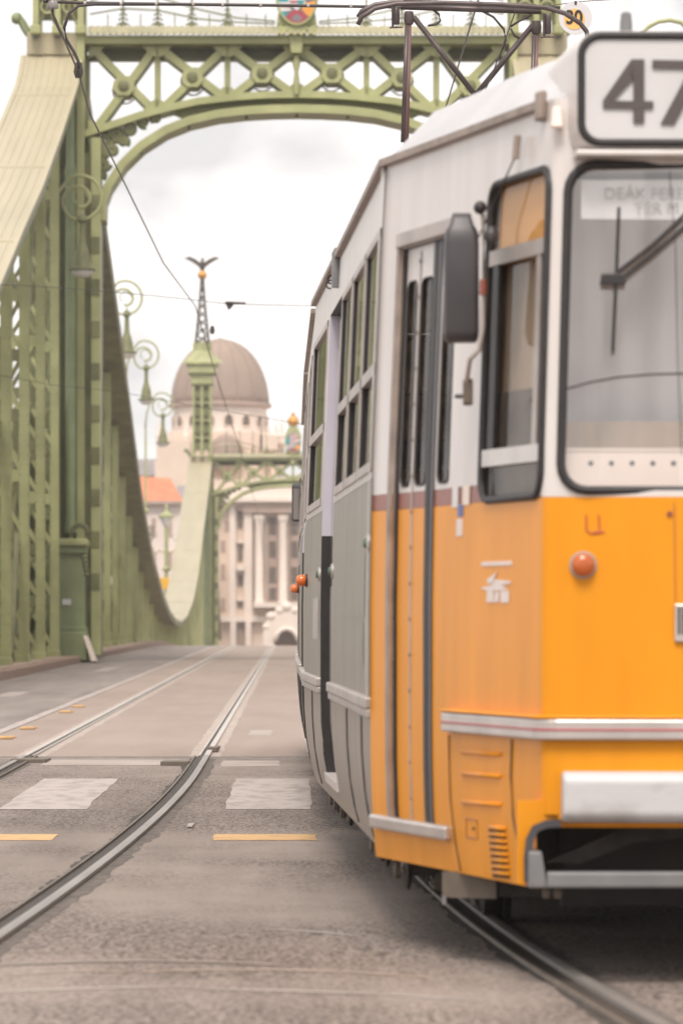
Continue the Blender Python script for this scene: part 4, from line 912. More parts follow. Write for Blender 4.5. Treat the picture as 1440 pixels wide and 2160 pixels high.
# ------------------------------------------------------------------ the bridge: trusses
YP1, YP2 = 112.0, 292.0
PROF = [(-76, 2.3), (-60, 3.0), (-45, 4.9), (-36, 6.7), (-31.7, 7.66), (-28.3, 8.5), (-24.7, 9.4), (-18, 11.0), (-11.3, 12.8), (-7, 14.0), (-2.4, 15.3), (0, 16.5),
        (3, 15.9), (9, 14.6), (14, 13.6), (20, 12.5), (26, 11.3), (33, 9.9), (43, 7.8), (56, 6.05), (70, 4.95), (80, 4.5), (90, 4.35)]
def chord_z(y):                                         # top of the upper chord, world z (eye at EYE)
    u = y - YP1
    if u > 90: u = 180 - u
    for (a, p), (b_, q) in zip(PROF, PROF[1:]):
        if u <= b_: return EYE + p + (q - p) * (u - a) / (b_ - a)
    return EYE + PROF[-1][1]
def truss(label, side, x_in, x_out):
    t = thing('bridge_truss', (x_in, YP1, road_z(YP1)), label, 'bridge truss', 'bridge trusses')
    ch = .22
    def span(ya, yb, st):
        ys = frange(ya, yb, st); top = MB(); bod = MB(); vs = []; fs = []; v2 = []; f2 = []
        for i, y in enumerate(ys):
            z = chord_z(y); zb = max(z - ch * (1.25 if abs(y - YP1) < 30 or abs(y - YP2) < 30 else 1), road_z(y) + .4)
            vs += [(x_in - side * .03, y, z), (x_out + side * .03, y, z), (x_out + side * .03, y, z - .05), (x_in - side * .03, y, z - .05)]
            v2 += [(x_in, y, z - .05), (x_out, y, z - .05), (x_out, y, zb), (x_in, y, zb)]
            if i:
                a, c = 4 * i - 4, 4 * i
                for k in range(4): fs.append((a + k, a + (k + 1) % 4, c + (k + 1) % 4, c + k)); f2.append((a + k, a + (k + 1) % 4, c + (k + 1) % 4, c + k))
        top.add(vs, fs + [(0, 1, 2, 3)]); bod.add(v2, f2 + [(0, 1, 2, 3)])
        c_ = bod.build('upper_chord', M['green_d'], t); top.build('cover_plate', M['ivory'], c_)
        # ribs of the cover plates and edge angles
        for xx in (x_in + side * .02, x_out - side * .02):
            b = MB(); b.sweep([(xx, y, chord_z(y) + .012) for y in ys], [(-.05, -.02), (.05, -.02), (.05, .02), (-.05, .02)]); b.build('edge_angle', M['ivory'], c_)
        for k in range(1, 8):
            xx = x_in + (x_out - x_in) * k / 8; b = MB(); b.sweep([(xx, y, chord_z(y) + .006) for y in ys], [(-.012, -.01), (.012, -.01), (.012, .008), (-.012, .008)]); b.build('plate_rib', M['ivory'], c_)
        yy = ya + 1.5
        while yy < yb:
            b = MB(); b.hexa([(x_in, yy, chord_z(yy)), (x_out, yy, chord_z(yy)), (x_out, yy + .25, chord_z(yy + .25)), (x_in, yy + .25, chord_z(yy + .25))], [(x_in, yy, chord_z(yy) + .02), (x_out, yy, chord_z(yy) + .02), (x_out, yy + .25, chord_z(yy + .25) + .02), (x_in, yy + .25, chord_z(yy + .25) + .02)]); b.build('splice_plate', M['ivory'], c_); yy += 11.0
    span(40, YP1 - .6, 1.2); span(YP1 + .6, YP2 - .6, 1.8); span(YP2 + .6, YP2 + 40, 2.0)
    xi, xo = x_in + side * .42, x_out - side * .12
    def post(y):
        zb = road_z(y) + .16; zt = chord_z(y) - .3
        if zt - zb < .4: zt = zb + .4
        p = MB(); p.box(min(xi, xi + side * .20), max(xi, xi + side * .20), y - .22, y - .17, zb, zt).box(min(xi + side * .08, xi + side * .12), max(xi + side * .08, xi + side * .12), y - .18, y + .18, zb, zt).box(min(xi, xi + side * .20), max(xi, xi + side * .20), y + .17, y + .22, zb, zt)
        o = p.build('post', M['green'], t)
        q = MB(); q.box(min(xo - side * .2, xo), max(xo - side * .2, xo), y - .22, y - .17, zb, zt).box(min(xo - side * .12, xo - side * .08), max(xo - side * .12, xo - side * .08), y - .18, y + .18, zb, zt); q.build('outer_flange', M['green'], o)
        n = max(2, int((zt - zb) / 1.15)); a, c = xi + side * .18, xo - side * .18
        for k in range(n):
            z0 = zb + (zt - zb) * k / n; z1 = zb + (zt - zb) * (k + 1) / n
            MB().box(min(a, c), max(a, c), y - .20, y - .185, z0, z0 + .26).build('batten_plate', M['green_d'] if k % 3 else M['green'], o)
            if y < 150:
                MB().bar((a, y - .195, z0 + .28), (c, y - .195, z1 + .02), .09, .012, up=(0, 1, 0)).build('lacing_bar', M['green'], o)
                MB().bar((c, y - .180, z0 + .28), (a, y - .180, z1 + .02), .09, .012, up=(0, 1, 0)).build('lacing_bar', M['green_d'], o)
        if y < 165 and side < 0:
            rv = MB(); zz = zb + .4
            while zz < zt - .2:
                for xx in (xi + side * .03, xi + side * .17, xo - side * .1): rv.add([(xx - .020, y - .221, zz - .020), (xx + .020, y - .221, zz - .020), (xx + .020, y - .221, zz + .020), (xx - .020, y - .221, zz + .020), (xx, y - .240, zz)], [(0, 1, 4), (1, 2, 4), (2, 3, 4), (3, 0, 4)])
                zz += .21
            ro = rv.build('rivets', M['green'], o); ro['kind'] = 'stuff'
        MB().box(min(xi - side * .02, xo), max(xi - side * .02, xo), y - .25, y + .25, zb - .05, zb + .16).build('post_foot', M['green'], o, bevel=.02, seg=1)
        return o
    y = YP1 - 71.3
    while y < YP2 + 30:
        if abs(y - YP1) > 1.6 and abs(y - YP2) > 1.6: post(y)
        y += 6.2
    # diagonals and a rail along the foot
    for k in range(-6, 7):
        for base, sg in ((YP1, 1), (YP2, 1)):
            ya = base + k * 8.8; yb2 = ya + (8.8 if k >= 0 else -8.8) * 1.0
            if not (41 < min(ya, yb2) and max(ya, yb2) < YP2 + 30): continue
            za = chord_z(ya) - .8; zb2 = road_z(yb2) + .3
            if za - zb2 < 1.2: continue
            for xx in (xi + side * .25, xo - side * .25): MB().bar((xx, ya, za), (xx, yb2, zb2), .22, .10, up=(1, 0, 0)).build('diagonal', M['green_d'], t)
    MB().hexa([(xi + side * .3, 41, road_z(41) + .2), (xo, 41, road_z(41) + .2), (xo, 165, road_z(165) + .2), (xi + side * .3, 165, road_z(165) + .2)], [(xi + side * .3, 41, road_z(41) + .55), (xo, 41, road_z(41) + .55), (xo, 165, road_z(165) + .55), (xi + side * .3, 165, road_z(165) + .55)]).build('lower_chord', M['green_d'], t)
    yy = 64.0
    while yy < 165:                                     # added backing plates, panel by panel, hiding bright sky between the posts
        y2 = yy + 6.2; b = MB(); xw = xo - side * .03
        b.hexa([(xw, yy + .2, road_z(yy) + .5), (xw + side * .03, yy + .2, road_z(yy) + .5), (xw + side * .03, y2 - .2, road_z(y2) + .5), (xw, y2 - .2, road_z(y2) + .5)],
               [(xw, yy + .2, road_z(yy) + .5 + .42 * (chord_z(yy) - road_z(yy))), (xw + side * .03, yy + .2, road_z(yy) + .5 + .42 * (chord_z(yy) - road_z(yy))), (xw + side * .03, y2 - .2, road_z(y2) + .5 + .42 * (chord_z(y2) - road_z(y2))), (xw, y2 - .2, road_z(y2) + .5 + .42 * (chord_z(y2) - road_z(y2)))])
        if min(chord_z(yy), chord_z(y2)) - road_z(yy) > 1.5: b.build('backing_plate', M['green_d'], t)
        yy = y2
    return t
truss('green riveted truss with pale sloping chord along the left edge of the road', -1, -5.15, -6.6)
truss('green riveted truss on the far side, hidden behind the tram', 1, 5.4, 6.85)

# ------------------------------------------------------------------ the portals
def portal(label):
    PX, S_ = .12, 85.714
    zd = road_z(YP1); t = thing('bridge_portal', (PX, YP1, zd), label, 'bridge portal', 'bridge portals')
    def W(px, py, dy=0): return Vector(((px - CX) / S_, YP1 + dy, EYE + (CY - py) / S_))   # point of the near portal's plane
    def WX(px): return (px - CX) / S_
    def WZ(py): return EYE + (CY - py) / S_
    mirx = lambda p: Vector((2 * PX - p.x, p.y, p.z))
    def both(pts, dep, name, m, parent=None, dy=-.6):
        for sg in (0, 1):
            q = [W(x, y, dy) for x, y in pts]; q = [mirx(p) for p in q] if sg else q
            MB().prism(q, (0, dep, 0)).build(name, m, parent or t)
    # cross beam
    cb = MB().box(WX(178), 2 * PX - WX(178), YP1 - .75, YP1 + .75, WZ(101), WZ(84)).build('cross_beam', M['green'], t)
    MB().box(WX(186), 2 * PX - WX(186), YP1 + .25, YP1 + .75, WZ(122), WZ(101)).build('rear_flange', M['green_d'], cb)
    b = MB(); n = 260; vs = []; fs = []; xa, xb = WX(188), 2 * PX - WX(188)
    for i in range(n + 1):
        x = xa + (xb - xa) * i / n; w = .022 * (1 if (i // 2) % 2 else -1)
        vs += [(x, YP1 - .95, WZ(84) + w * .9), (x, YP1 - .55, WZ(62) + w * .5), (x, YP1 + .8, WZ(62) + w * .5)]
        if i: a, c = 3 * i - 3, 3 * i; fs += [(a, a + 1, c + 1, c), (a + 1, a + 2, c + 2, c + 1)]
    b.add(vs, fs); b.build('corrugated_roof', M['roofplate'], cb)
    # lower flange and arch rib
    half = [(180, 288), (240, 268), (300, 248), (360, 232), (420, 219), (500, 210), (560, 206), (626, 205)]
    curve = [W(x, y) for x, y in half] + [mirx(W(x, y)) for x, y in half[-2::-1]]
    def rib(cv, w, dep, name, m):
        return MB().sweep(cv, [(-dep / 2, -w / 2), (dep / 2, -w / 2), (dep / 2, w / 2), (-dep / 2, w / 2)], up=(0, 0, 1)).build(name, m, t)
    rib(curve, .17, 1.1, 'lower_flange', M['green'])
    ah = [(217, 470), (218, 430), (230, 398), (260, 352), (300, 313), (350, 281), (400, 261), (460, 247), (520, 240), (575, 237), (626, 236)]
    arch = [W(x, y) for x, y in ah] + [mirx(W(x, y)) for x, y in ah[-2::-1]]
    ar = rib(arch, .20, 1.3, 'arch_rib', M['green'])
    for i in range(4, len(arch) - 4, 2): MB().ball(arch[i] + Vector((0, -.3, -.14)), .045, 8, 5).build('arch_stud', M['green_d'], ar)
    # solid web between flange and arch at the crown
    web = [W(x, y + 6) for x, y in half[3:]] + [mirx(W(x, y + 6)) for x, y in half[-2:2:-1]]
    webl = [W(x, y - 6) for x, y in ah[6:]] + [mirx(W(x, y - 6)) for x, y in ah[-2:5:-1]]
    MB().prism(web + webl[::-1], (0, .25, 0)).build('crown_web', M['green'], ar)
    # braced panels
    def fl(px):
        for (a, p), (c, q) in zip(half, half[1:]):
            if px <= c: return p + (q - p) * (px - a) / (c - a)
        return 205
    xs = [192, 333, 480, 626]
    for i in range(3):
        x0, x1 = xs[i], xs[i + 1]; y0 = 103; ya, yb = fl(x0), fl(x1)
        for sg in (0, 1):
            def P(x, y, dy=0): p = W(x, y, dy); return mirx(p) if sg else p
            cxp = (x0 + x1) / 2; 
            d1 = MB().bar(P(x0 + 4, y0 + 2), P(x1 - 8, yb - 3), .9, .185, up=(0, 0, 1)).build('brace', M['green'], t)
            MB().bar(P(x1 - 4, y0 + 2, .004), P(x0 + 8, ya - 3, .004), .9, .18, up=(0, 0, 1)).build('brace', M['green'], t)
            # node plate with its ring
            ym = (y0 + (ya + yb) / 2) / 2 + 4; c = P(cxp, ym, -.5)
            nd = MB().prism([P(cxp - 22, ym - 6, -.50), P(cxp - 12, ym - 20, -.50), P(cxp + 12, ym - 20, -.50), P(cxp + 22, ym - 6, -.50), P(cxp + 22, ym + 8, -.50), P(cxp + 12, ym + 20, -.50), P(cxp - 12, ym + 20, -.50), P(cxp - 22, ym + 8, -.50)], (0, 1.0, 0)).build('node_plate', M['green'], d1)
            MB().lathe(c, [(.14, 0), (.14, .03), (.09, .05)], 8, (0, -1, 0)).build('boss', M['green_d'], nd, smooth=True)
            MB().tube([c + Vector((.30 * math.cos(a * math.pi / 9), .9, .33 * math.sin(a * math.pi / 9))) for a in range(18)], .022, 5, True, up=(0, 1, .01)).build('node_ring', M['green_d'], nd)
            for (qx, qy) in ((x0 + 14, y0), (x1 - 14, y0), (x0 + 12, ya - 2), (x1 - 12, yb - 2)):
                sy = 1 if qy == y0 else -1; sx_ = 1 if qx < cxp else -1
                MB().prism([P(qx - 16 * sx_, qy, -.48), P(qx + 18 * sx_, qy, -.48), P(qx - 2 * sx_, qy + 20 * sy, -.48), P(qx - 16 * sx_, qy + 24 * sy, -.48)], (0, .05, 0)).build('gusset', M['green'], d1)
            if i < 2: MB().box(min(P(x1 - 6, 0).x, P(x1 + 6, 0).x), max(P(x1 - 6, 0).x, P(x1 + 6, 0).x), YP1 - .35, YP1 + .35, WZ(fl(x1)), WZ(100)).build('strut', M['green'], t)
    # spandrel scrolls
    def scroll(cx, cy, r, turns, m, par, a0=0, sgn=1, tk=.05, dy=-.3):
        for sg in (0, 1):
            pts = []
            for k in range(int(turns * 14) + 1):
                a = a0 + sgn * k * 2 * math.pi / 14; rr = r * (1 - k / (turns * 14 + 3))
                p = W(cx + rr * math.cos(a), cy + rr * math.sin(a), dy); pts.append(mirx(p) if sg else p)
            MB().tube(pts, tk, 6, up=(0, 1, .01)).build('scroll', m, par)
    for (cx, cy, r, tn, a0, s_) in ((222, 300, 17, 1.6, 0, 1), (205, 330, 19, 1.7, 2, -1), (250, 288, 13, 1.4, 1, 1), (276, 275, 11, 1.3, 3, -1), (200, 372, 15, 1.5, 4, 1), (238, 322, 13, 1.3, 2, 1), (304, 262, 9, 1.2, 1, 1), (262, 302, 9, 1.3, 1, -1), (222, 350, 11, 1.3, 0, 1), (196, 404, 11, 1.3, 1, 1), (330, 254, 7, 1.2, 2, 1), (192, 350, 12, 1.3, 3, 1), (212, 318, 12, 1.3, 5, 1), (196, 300, 12, 1.4, 2, -1), (236, 284, 9, 1.2, 4, 1), (212, 372, 10, 1.3, 1, -1), (190, 424, 10, 1.2, 2, 1)):
        scroll(cx, cy, r, tn, M['green_d'], ar, a0, s_, .085)
    both([(180, 290), (232, 276), (214, 300), (196, 330), (206, 350), (192, 372), (204, 400), (200, 470), (180, 470)], .4, 'spandrel_plate', M['green'], None, -.2)
    # towers
    for sg in (0, 1):
        def P(x, y, dy=0): p = W(x, y, dy); return mirx(p) if sg else p
        def bxp(x0, x1, y0, y1, d0, d1, name, m, par, bev=0): # photo box: x0..x1, rows y0(top)..y1(bottom)
            a = P(x0, y1); c = P(x1, y0); return MB().box(min(a.x, c.x), max(a.x, c.x), YP1 + d0, YP1 + d1, a.z, c.z).build(name, m, par, bevel=bev, seg=1)
        yb = CY - (zd + .16 - EYE) * S_
        tw = bxp(166, 182, 84, yb, -.9, .9, 'tower', M['green'], t)
        bxp(182, 190, 120, 300, -.3, .3, 'inner_ladder', M['green_d'], tw)
        bxp(196, 216, 300, yb, -.9, -.55, 'inner_flange', M['green'], tw); bxp(190, 214, 300, yb, -.6, .9, 'inner_web', M['green_d'], tw)
        bxp(182, 197, 330, yb, -.7, .7, 'recess_panel', M['green_d'], tw)
        bxp(150, 158, 190, yb, -1.0, -.8, 'outer_flange', M['green'], tw); bxp(112, 122, 190, yb, -1.0, -.8, 'outer_flange', M['green'], tw); bxp(60, 168, 190, yb, -.5, .9, 'tower_web', M['green_d'], tw)
        for k in range(10): y = 420 + k * 88; bxp(197, 214, y, y + 34, -.93, -.90, 'batten_plate', M['green_d'], tw)
        col = P(154, 0, -1.15); MB().lathe((col.x, col.y, WZ(1128)), [(.16, 0), (.16, .2), (.13, .3), (.13, 8.6), (.15, 8.8), (.11, 9.0), (.10, 11.0)], 16).build('round_column', M['green_b'], tw, smooth=True)
        # pedestal at the foot
        pd = bxp(128, 186, 1170, 1335, -1.9, -.9, 'pedestal', M['green_b'], tw, .02)
        bxp(122, 194, 1143, 1158, -2.1, -.9, 'pedestal_cornice', M['green'], pd, .03); bxp(126, 190, 1158, 1172, -2.0, -.9, 'pedestal_frieze', M['green_b'], pd)
        bxp(124, 190, 1325, 1336, -2.0, -.9, 'pedestal_band', M['green_b'], pd, .02); bxp(122, 192, 1336, yb + 14, -2.15, -.9, 'pedestal_base', M['green_b'], pd, .03)
        bxp(128, 134, 1230, 1315, -1.93, -1.9, 'dark_slot', M['arms_g'], pd); bxp(140, 158, 1268, 1280, -1.93, -1.9, 'number_plate', M['signpale'], pd)
        MB().hexa([P(184, 1344, -2.18), P(192, 1344, -2.18), P(192, 1344, -1.2), P(184, 1344, -1.2)], [P(202, yb + 14, -2.3), P(211, yb + 14, -2.3), P(211, yb + 14, -1.2), P(202, yb + 14, -1.2)]).build('white_fender', M['stone_l'], pd)
        for k in range(5): q = P(186 + 1.2 * k, 1180 + k * 9, -1.9); MB().ball(q, .09 - .008 * k, 8, 6).build('leaf_ornament', M['green_d'], pd)
        MB().tube([P(176 + 15 * math.cos(a * .35), 1128 + 15 * math.sin(a * .35 + 3.1), -1.6) for a in range(0, 10)], .06, 6, up=(0, 1, .01)).build('scroll', M['green_d'], pd)
        # head of the tower: ivory cap, turret, capital, spire, ball, bird
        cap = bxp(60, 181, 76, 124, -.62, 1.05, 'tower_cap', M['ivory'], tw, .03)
        for px in (74, 120, 168):
            bxp(px, px + 12, -310, 74, -.95, -.75, 'turret_post', M['green'], cap); bxp(px, px + 12, -310, 74, .75, .95, 'turret_post', M['green'], cap)
            q = P(px + 5, 82, -.63); MB().lathe(q, [(.10, 0), (.10, .05)], 10, (0, -1, 0)).build('cap_hole', M['arms_g'], cap)
            bxp(px - 5, px + 17, 66, 84, -1.05, -.7, 'post_foot', M['green'], cap, .02)
        for k in range(4):
            y = 66 - k * 96
            for x0 in (86, 132):
                MB().tube([P(x0, y, -.85), P(x0 + 36, y - 80, -.85)], .035, 5, up=(0, 1, .01)).build('turret_lattice', M['green_d'], cap); MB().tube([P(x0 + 36, y, -.85), P(x0, y - 80, -.85)], .035, 5, up=(0, 1, .01)).build('turret_lattice', M['green_d'], cap)
                MB().tube([P(x0 + 18 + 13 * math.cos(a * math.pi / 6), y - 40 + 13 * math.sin(a * math.pi / 6), -.86) for a in range(12)], .03, 5, True, up=(0, 1, .01)).build('turret_ring', M['green'], cap)
            bxp(74, 180, y - 94, y - 86, -.9, .9, 'turret_band', M['green'], cap)
        bxp(84, 170, -330, 40, .2, .3, 'turret_back', M['green_d'], cap)
        cp = bxp(66, 188, -372, -316, -1.1, 1.1, 'capital', M['green'], cap, .04); bxp(52, 202, -420, -372, -1.35, 1.35, 'cornice', M['green'], cp, .06); bxp(40, 214, -438, -420, -1.5, 1.5, 'cornice_slab', M['green'], cp, .04)
        MB().lathe(P(127, -438), [(1.35, 0), (.85, .45), (.62, .75), (.60, 1.35)], 4).build('spire_base', M['green'], cp)
        cxw = P(127, 0).x; zb0 = WZ(-438) + 1.3; zt0 = zb0 + 4.2
        for (ax, ay) in ((-1, -1), (1, -1), (-1, 1), (1, 1)): MB().tube([(cxw + ax * .42, YP1 + ay * .42, zb0), (cxw + ax * .16, YP1 + ay * .16, zb0 + 2.6), (cxw + ax * .05, YP1 + ay * .05, zt0)], .075, 5).build('spire_leg', M['bronze'], cp)
        for k in range(7):
            z0 = zb0 + k * .52; z1 = z0 + .5; w0 = .42 - .26 * (k * .52) / 2.6; w1 = .42 - .26 * ((k + 1) * .52) / 2.6; w0 = max(w0, .06); w1 = max(w1, .05)
            for ay in (-1, 1):
                MB().tube([(cxw - w0, YP1 + ay * w0, z0), (cxw + w1, YP1 + ay * w1, z1)], .034, 4).build('spire_lace', M['bronze'], cp); MB().tube([(cxw + w0, YP1 + ay * w0, z0), (cxw - w1, YP1 + ay * w1, z1)], .034, 4).build('spire_lace', M['bronze'], cp)
        MB().ball((cxw, YP1, zt0 + .15), .30, 12, 8).build('gilded_ball', M['gold'], cp, smooth='all')
        bz_ = zt0 + .4; bd = MB().ball((cxw, YP1, bz_ + .35), .22, 10, 8, (.9, 1.2, 1.6)); bd.tube([(cxw, YP1, bz_ - .1), (cxw, YP1, bz_ + .3)], .07, 6)
        wing = [(-1.15, .74), (-.8, .82), (-.42, .66), (-.12, .42), (0, .36), (.12, .42), (.42, .66), (.8, .82), (1.15, .74), (.7, .52), (.35, .28), (0, -.02), (-.35, .28), (-.7, .52)]
        bd.prism([(cxw + x, YP1 - .08, bz_ + .1 + z) for x, z in wing], (0, .16, 0)); bd.ball((cxw + .02, YP1 - .1, bz_ + .75), .11, 8, 6); bd.build('bronze_bird', M['bronze'], cp, smooth=True)
        # griffin head looking outwards
        gq = [(64, 78), (56, 66), (50, 54), (44, 46), (36, 44), (30, 46)]
        gm = MB(); gm.sweep([P(x, y, -.4) for x, y in gq], [(.10 * math.cos(a), .10 * math.sin(a)) for a in [k * math.pi / 3 for k in range(6)]], up=(0, 1, .01))
        gm.ball(P(38, 44, -.4), .15, 8, 6); gm.prism([P(46, 44, -.4), P(43, 32, -.4), P(38, 36, -.4)], (0, .1, 0)); gm.prism([P(34, 47, -.4), P(26, 52, -.4), P(31, 43, -.4)], (0, .1, 0)); gm.build('griffin_head', M['green_b'], cap, smooth=True)
    # crest of finials and swags on the beam
    for px in (228, 260, 297, 333, 369, 405, 442, 480, 520, 560):
        for sg in (0, 1):
            def P(x, y, dy=0): p = W(x, y, dy); return mirx(p) if sg else p
            tall = px in (260, 333, 405, 480)
            f = MB(); f.tube([P(px, 64), P(px, -70 if tall else 30)], .025 if tall else .015, 5, up=(0, 1, .01))
            if tall:
                for k, w in enumerate((13, 10, 8, 5)):
                    y = 50 - k * 10; f.tube([P(px - w, y + 3), P(px, y - 4), P(px + w, y + 3)], .022, 4, up=(0, 1, .01))
                f.ball(P(px, 56), .09, 8, 6)
            f.build('finial', M['green_d'], cb)
    for pts in ([(190, 2), (260, -14), (333, -6), (420, 20), (500, 38), (580, 45)], [(190, 30), (260, 18), (333, 22), (420, 40), (500, 47), (580, 50)]):
        for sg in (0, 1):
            q = [W(x, y) for x, y in pts]; q = [mirx(p) for p in q] if sg else q; MB().tube(q, .022, 5).build('swag_rod', M['green_d'], cb)
    # cartouche with the coat of arms
    ct = MB().prism([W(x, y, -.72) for x, y in ((584, 60), (590, 20), (580, -30), (600, -80), (626, -100), (652, -80), (672, -30), (662, 20), (668, 60), (646, 66), (626, 70), (606, 66))], (0, .5, 0)).build('cartouche', M['green'], t, bevel=.03, seg=1)
    ec = W(626, 4, -.75)
    def oval(rx, rz, n=28, c=ec): return [c + Vector((rx * math.cos(2 * math.pi * k / n), 0, rz * math.sin(2 * math.pi * k / n))) for k in range(n)]
    em = MB().prism(oval(.485, .68), (0, -.10, 0)).build('emblem', M['arms_g'], ct)
    MB().tube(oval(.49, .685, 28, ec + Vector((0, -.1, 0))), .035, 6, True, up=(0, 1, .01)).build('emblem_rim', M['green'], em)
    def field(poly, m, k=0):                             # poly in photo offsets from the emblem centre
        MB().prism([ec + Vector((x / S_, -.101 - .004 * k, -y / S_)) for x, y in poly], (0, -.012, 0)).build('emblem_field', m, em)
    field([(-38, -30), (-18, -30), (-18, 12), (-40, 12)], M['teal']); field([(-40, 12), (-18, 12), (-12, 30), (-36, 32)], M['arms_w']); field([(-39, 16), (-16, 18), (-14, 24), (-38, 22)], M['arms_r'], 1); field([(-36, 32), (-20, 32), (-24, 44), (-28, 42)], M['teal'])
    field([(-18, -50), (18, -50), (18, 14), (0, 30), (-18, 14)], M['arms_w']); 
    for k in range(6): field([(-17, -46 + 11 * k), (17, -46 + 11 * k), (17 - (k > 4) * 4, -41 + 11 * k), (-17 + (k > 4) * 4, -41 + 11 * k)], M['arms_r'], 1)
    field([(2, 8), (16, 8), (8, 24), (2, 20)], M['teal'], 2)
    field([(18, -50), (34, -30), (38, -8), (18, -2)], M['arms_w']); field([(20, -40), (30, -32), (32, -20), (20, -16)], M['arms_r'], 1); field([(18, -2), (39, -8), (40, 8), (18, 8)], M['arms_g']); field([(14, 16), (39, 8), (34, 34), (24, 42), (10, 28)], M['arms_o'])
    field([(-24, 44), (-10, 30), (6, 28), (24, 44), (8, 55), (-8, 55)], M['arms_r']); field([(-12, 46), (0, 36), (12, 46), (6, 52), (-6, 52)], M['arms_g'], 1)
    crn = MB(); crn.lathe(W(626, -92, -.5), [(.30, 0), (.36, .1), (.34, .4), (.24, .55), (.05, .62)], 14); crn.ball(W(626, -92, -.5) + Vector((0, 0, .72)), .13, 10, 7); crn.build('gilded_crown', M['gold'], ct, smooth=True)
    MB().box(WX(610), WX(642), YP1 - .7, YP1 - .3, WZ(-62), WZ(-100)).build('crown_base', M['green_d'], ct)
    pnd = MB(); pnd.prism([W(x, y, -.8) for x, y in ((600, 64), (650, 64), (641, 90), (636, 122), (614, 122), (609, 90))], (0, .3, 0)); pn = pnd.build('pendant', M['green'], t, bevel=.02, seg=1)
    for sg in (0, 1):
        q = [W(x, y, -.85) for x, y in ((606, 70), (588, 62), (586, 80), (596, 92))]; q = [mirx(p) for p in q] if sg else q; MB().prism(q, (0, .3, 0)).build('pendant_wing', M['green'], pn)
    MB().lathe(W(625, 206, -.6), [(.07, 0), (.08, .3), (.05, .55), (.10, .75), (.09, .85), (.045, 1.0)], 10).build('pendant_finial', M['green'], pn, smooth=True)
    return t
near_portal = portal('near green portal with arched braced beam and painted coat of arms')
far_portal = copy_tree(near_portal); far_portal['label'] = 'distant green portal with bird-topped spire in front of the dome'
far_portal.location = (near_portal.location.x - .05, YP2, road_z(YP2))

# ------------------------------------------------------------------ lamps on the bridge
def bracket_lamp(label):
    d = 144.0; base = Vector((-6.0, d, road_z(d) + .16))
    t = thing('bracket_lamp', tuple(base), label, 'lamp', 'scroll bracket lamps on the bridge')
    top = at(215, 700, d); MB().lathe((base.x, d, base.z), [(.16, 0), (.16, .9), (.12, 1.0), (.11, 5.5), (.075, 5.7), (.05, 5.9), (.045, top.z - base.z)], 10).build('pole', M['green'], t, smooth=True)
    for h in (3.2, 5.3, 6.1): MB().lathe((base.x, d, base.z + h), [(.06, 0), (.17, .05), (.18, .12), (.06, .22)], 10).build('collar', M['green'], t, smooth=True)
    c = at(265, 627, d); r = .53; pts = [top, at(219, 655, d), at(229, 622, d), at(243, 603, d)]
    for k in range(29):
        a = math.radians(115 - k * 21); rr = r * (1 - .06 * (k / 28) - .70 * max(0, (k - 11) / 17) ** .8); pts.append(c + Vector((rr * math.cos(a), 0, rr * math.sin(a))) + Vector((0, 0, -.10 * (k / 28))))
    MB().tube(pts, .038, 6, up=(0, 1, .01)).build('scroll_arm', M['green'], t, smooth='all')
    MB().tube([c + Vector((.18 * math.cos(a), 0, .18 * math.sin(a))) for a in [k * .6 for k in range(8)]], .02, 5, up=(0, 1, .01)).build('leaf_curl', M['green'], t)
    h = at(268, 662, d); z1 = at(268, 745, d).z - h.z
    MB().tube([h, h + Vector((0, 0, .22))], .025, 6).build('hanger', M['green'], t)
    sh = MB().lathe(h, [(.05, .12), (.12, .03), (.13, -.05), (.07, -.10), (.078, -.52), (.10, -.62), (.145, -.76), (.185, -.92), (.21, z1 + .12), (.25, z1 + .06), (.33, z1 + .03), (.33, z1), (.27, z1)], 18).build('lamp_shade', M['green_d'], t, smooth=True)
    MB().lathe(h + Vector((0, 0, z1)), [(.27, .01), (.25, -.08), (.17, -.15), (.05, -.18)], 16).build('lamp_glass', M['lampglass'], sh, smooth='all')
    return t
l0 = bracket_lamp('scroll lamp seen half against the sky, second from the camera')
for (d, lab, mir_) in ((109.4, 'nearest scroll lamp, hanging in front of the near tower', 0), (175, 'third scroll lamp along, its pole clear against the sky', 0), (206, 'faint last scroll lamp on the slim pole beside the dome', 0), (76, 'scroll lamp above the tram number box, only its arc showing', 1)):
    c = copy_tree(l0); c['label'] = lab; c.location = ({109.4: -5.82, 175: -6.38, 206: -6.62}.get(d, -6.0), d, road_z(d) + .16)
    if mir_: c.location.x = 7.0; c.scale = (-1, 1, .945)
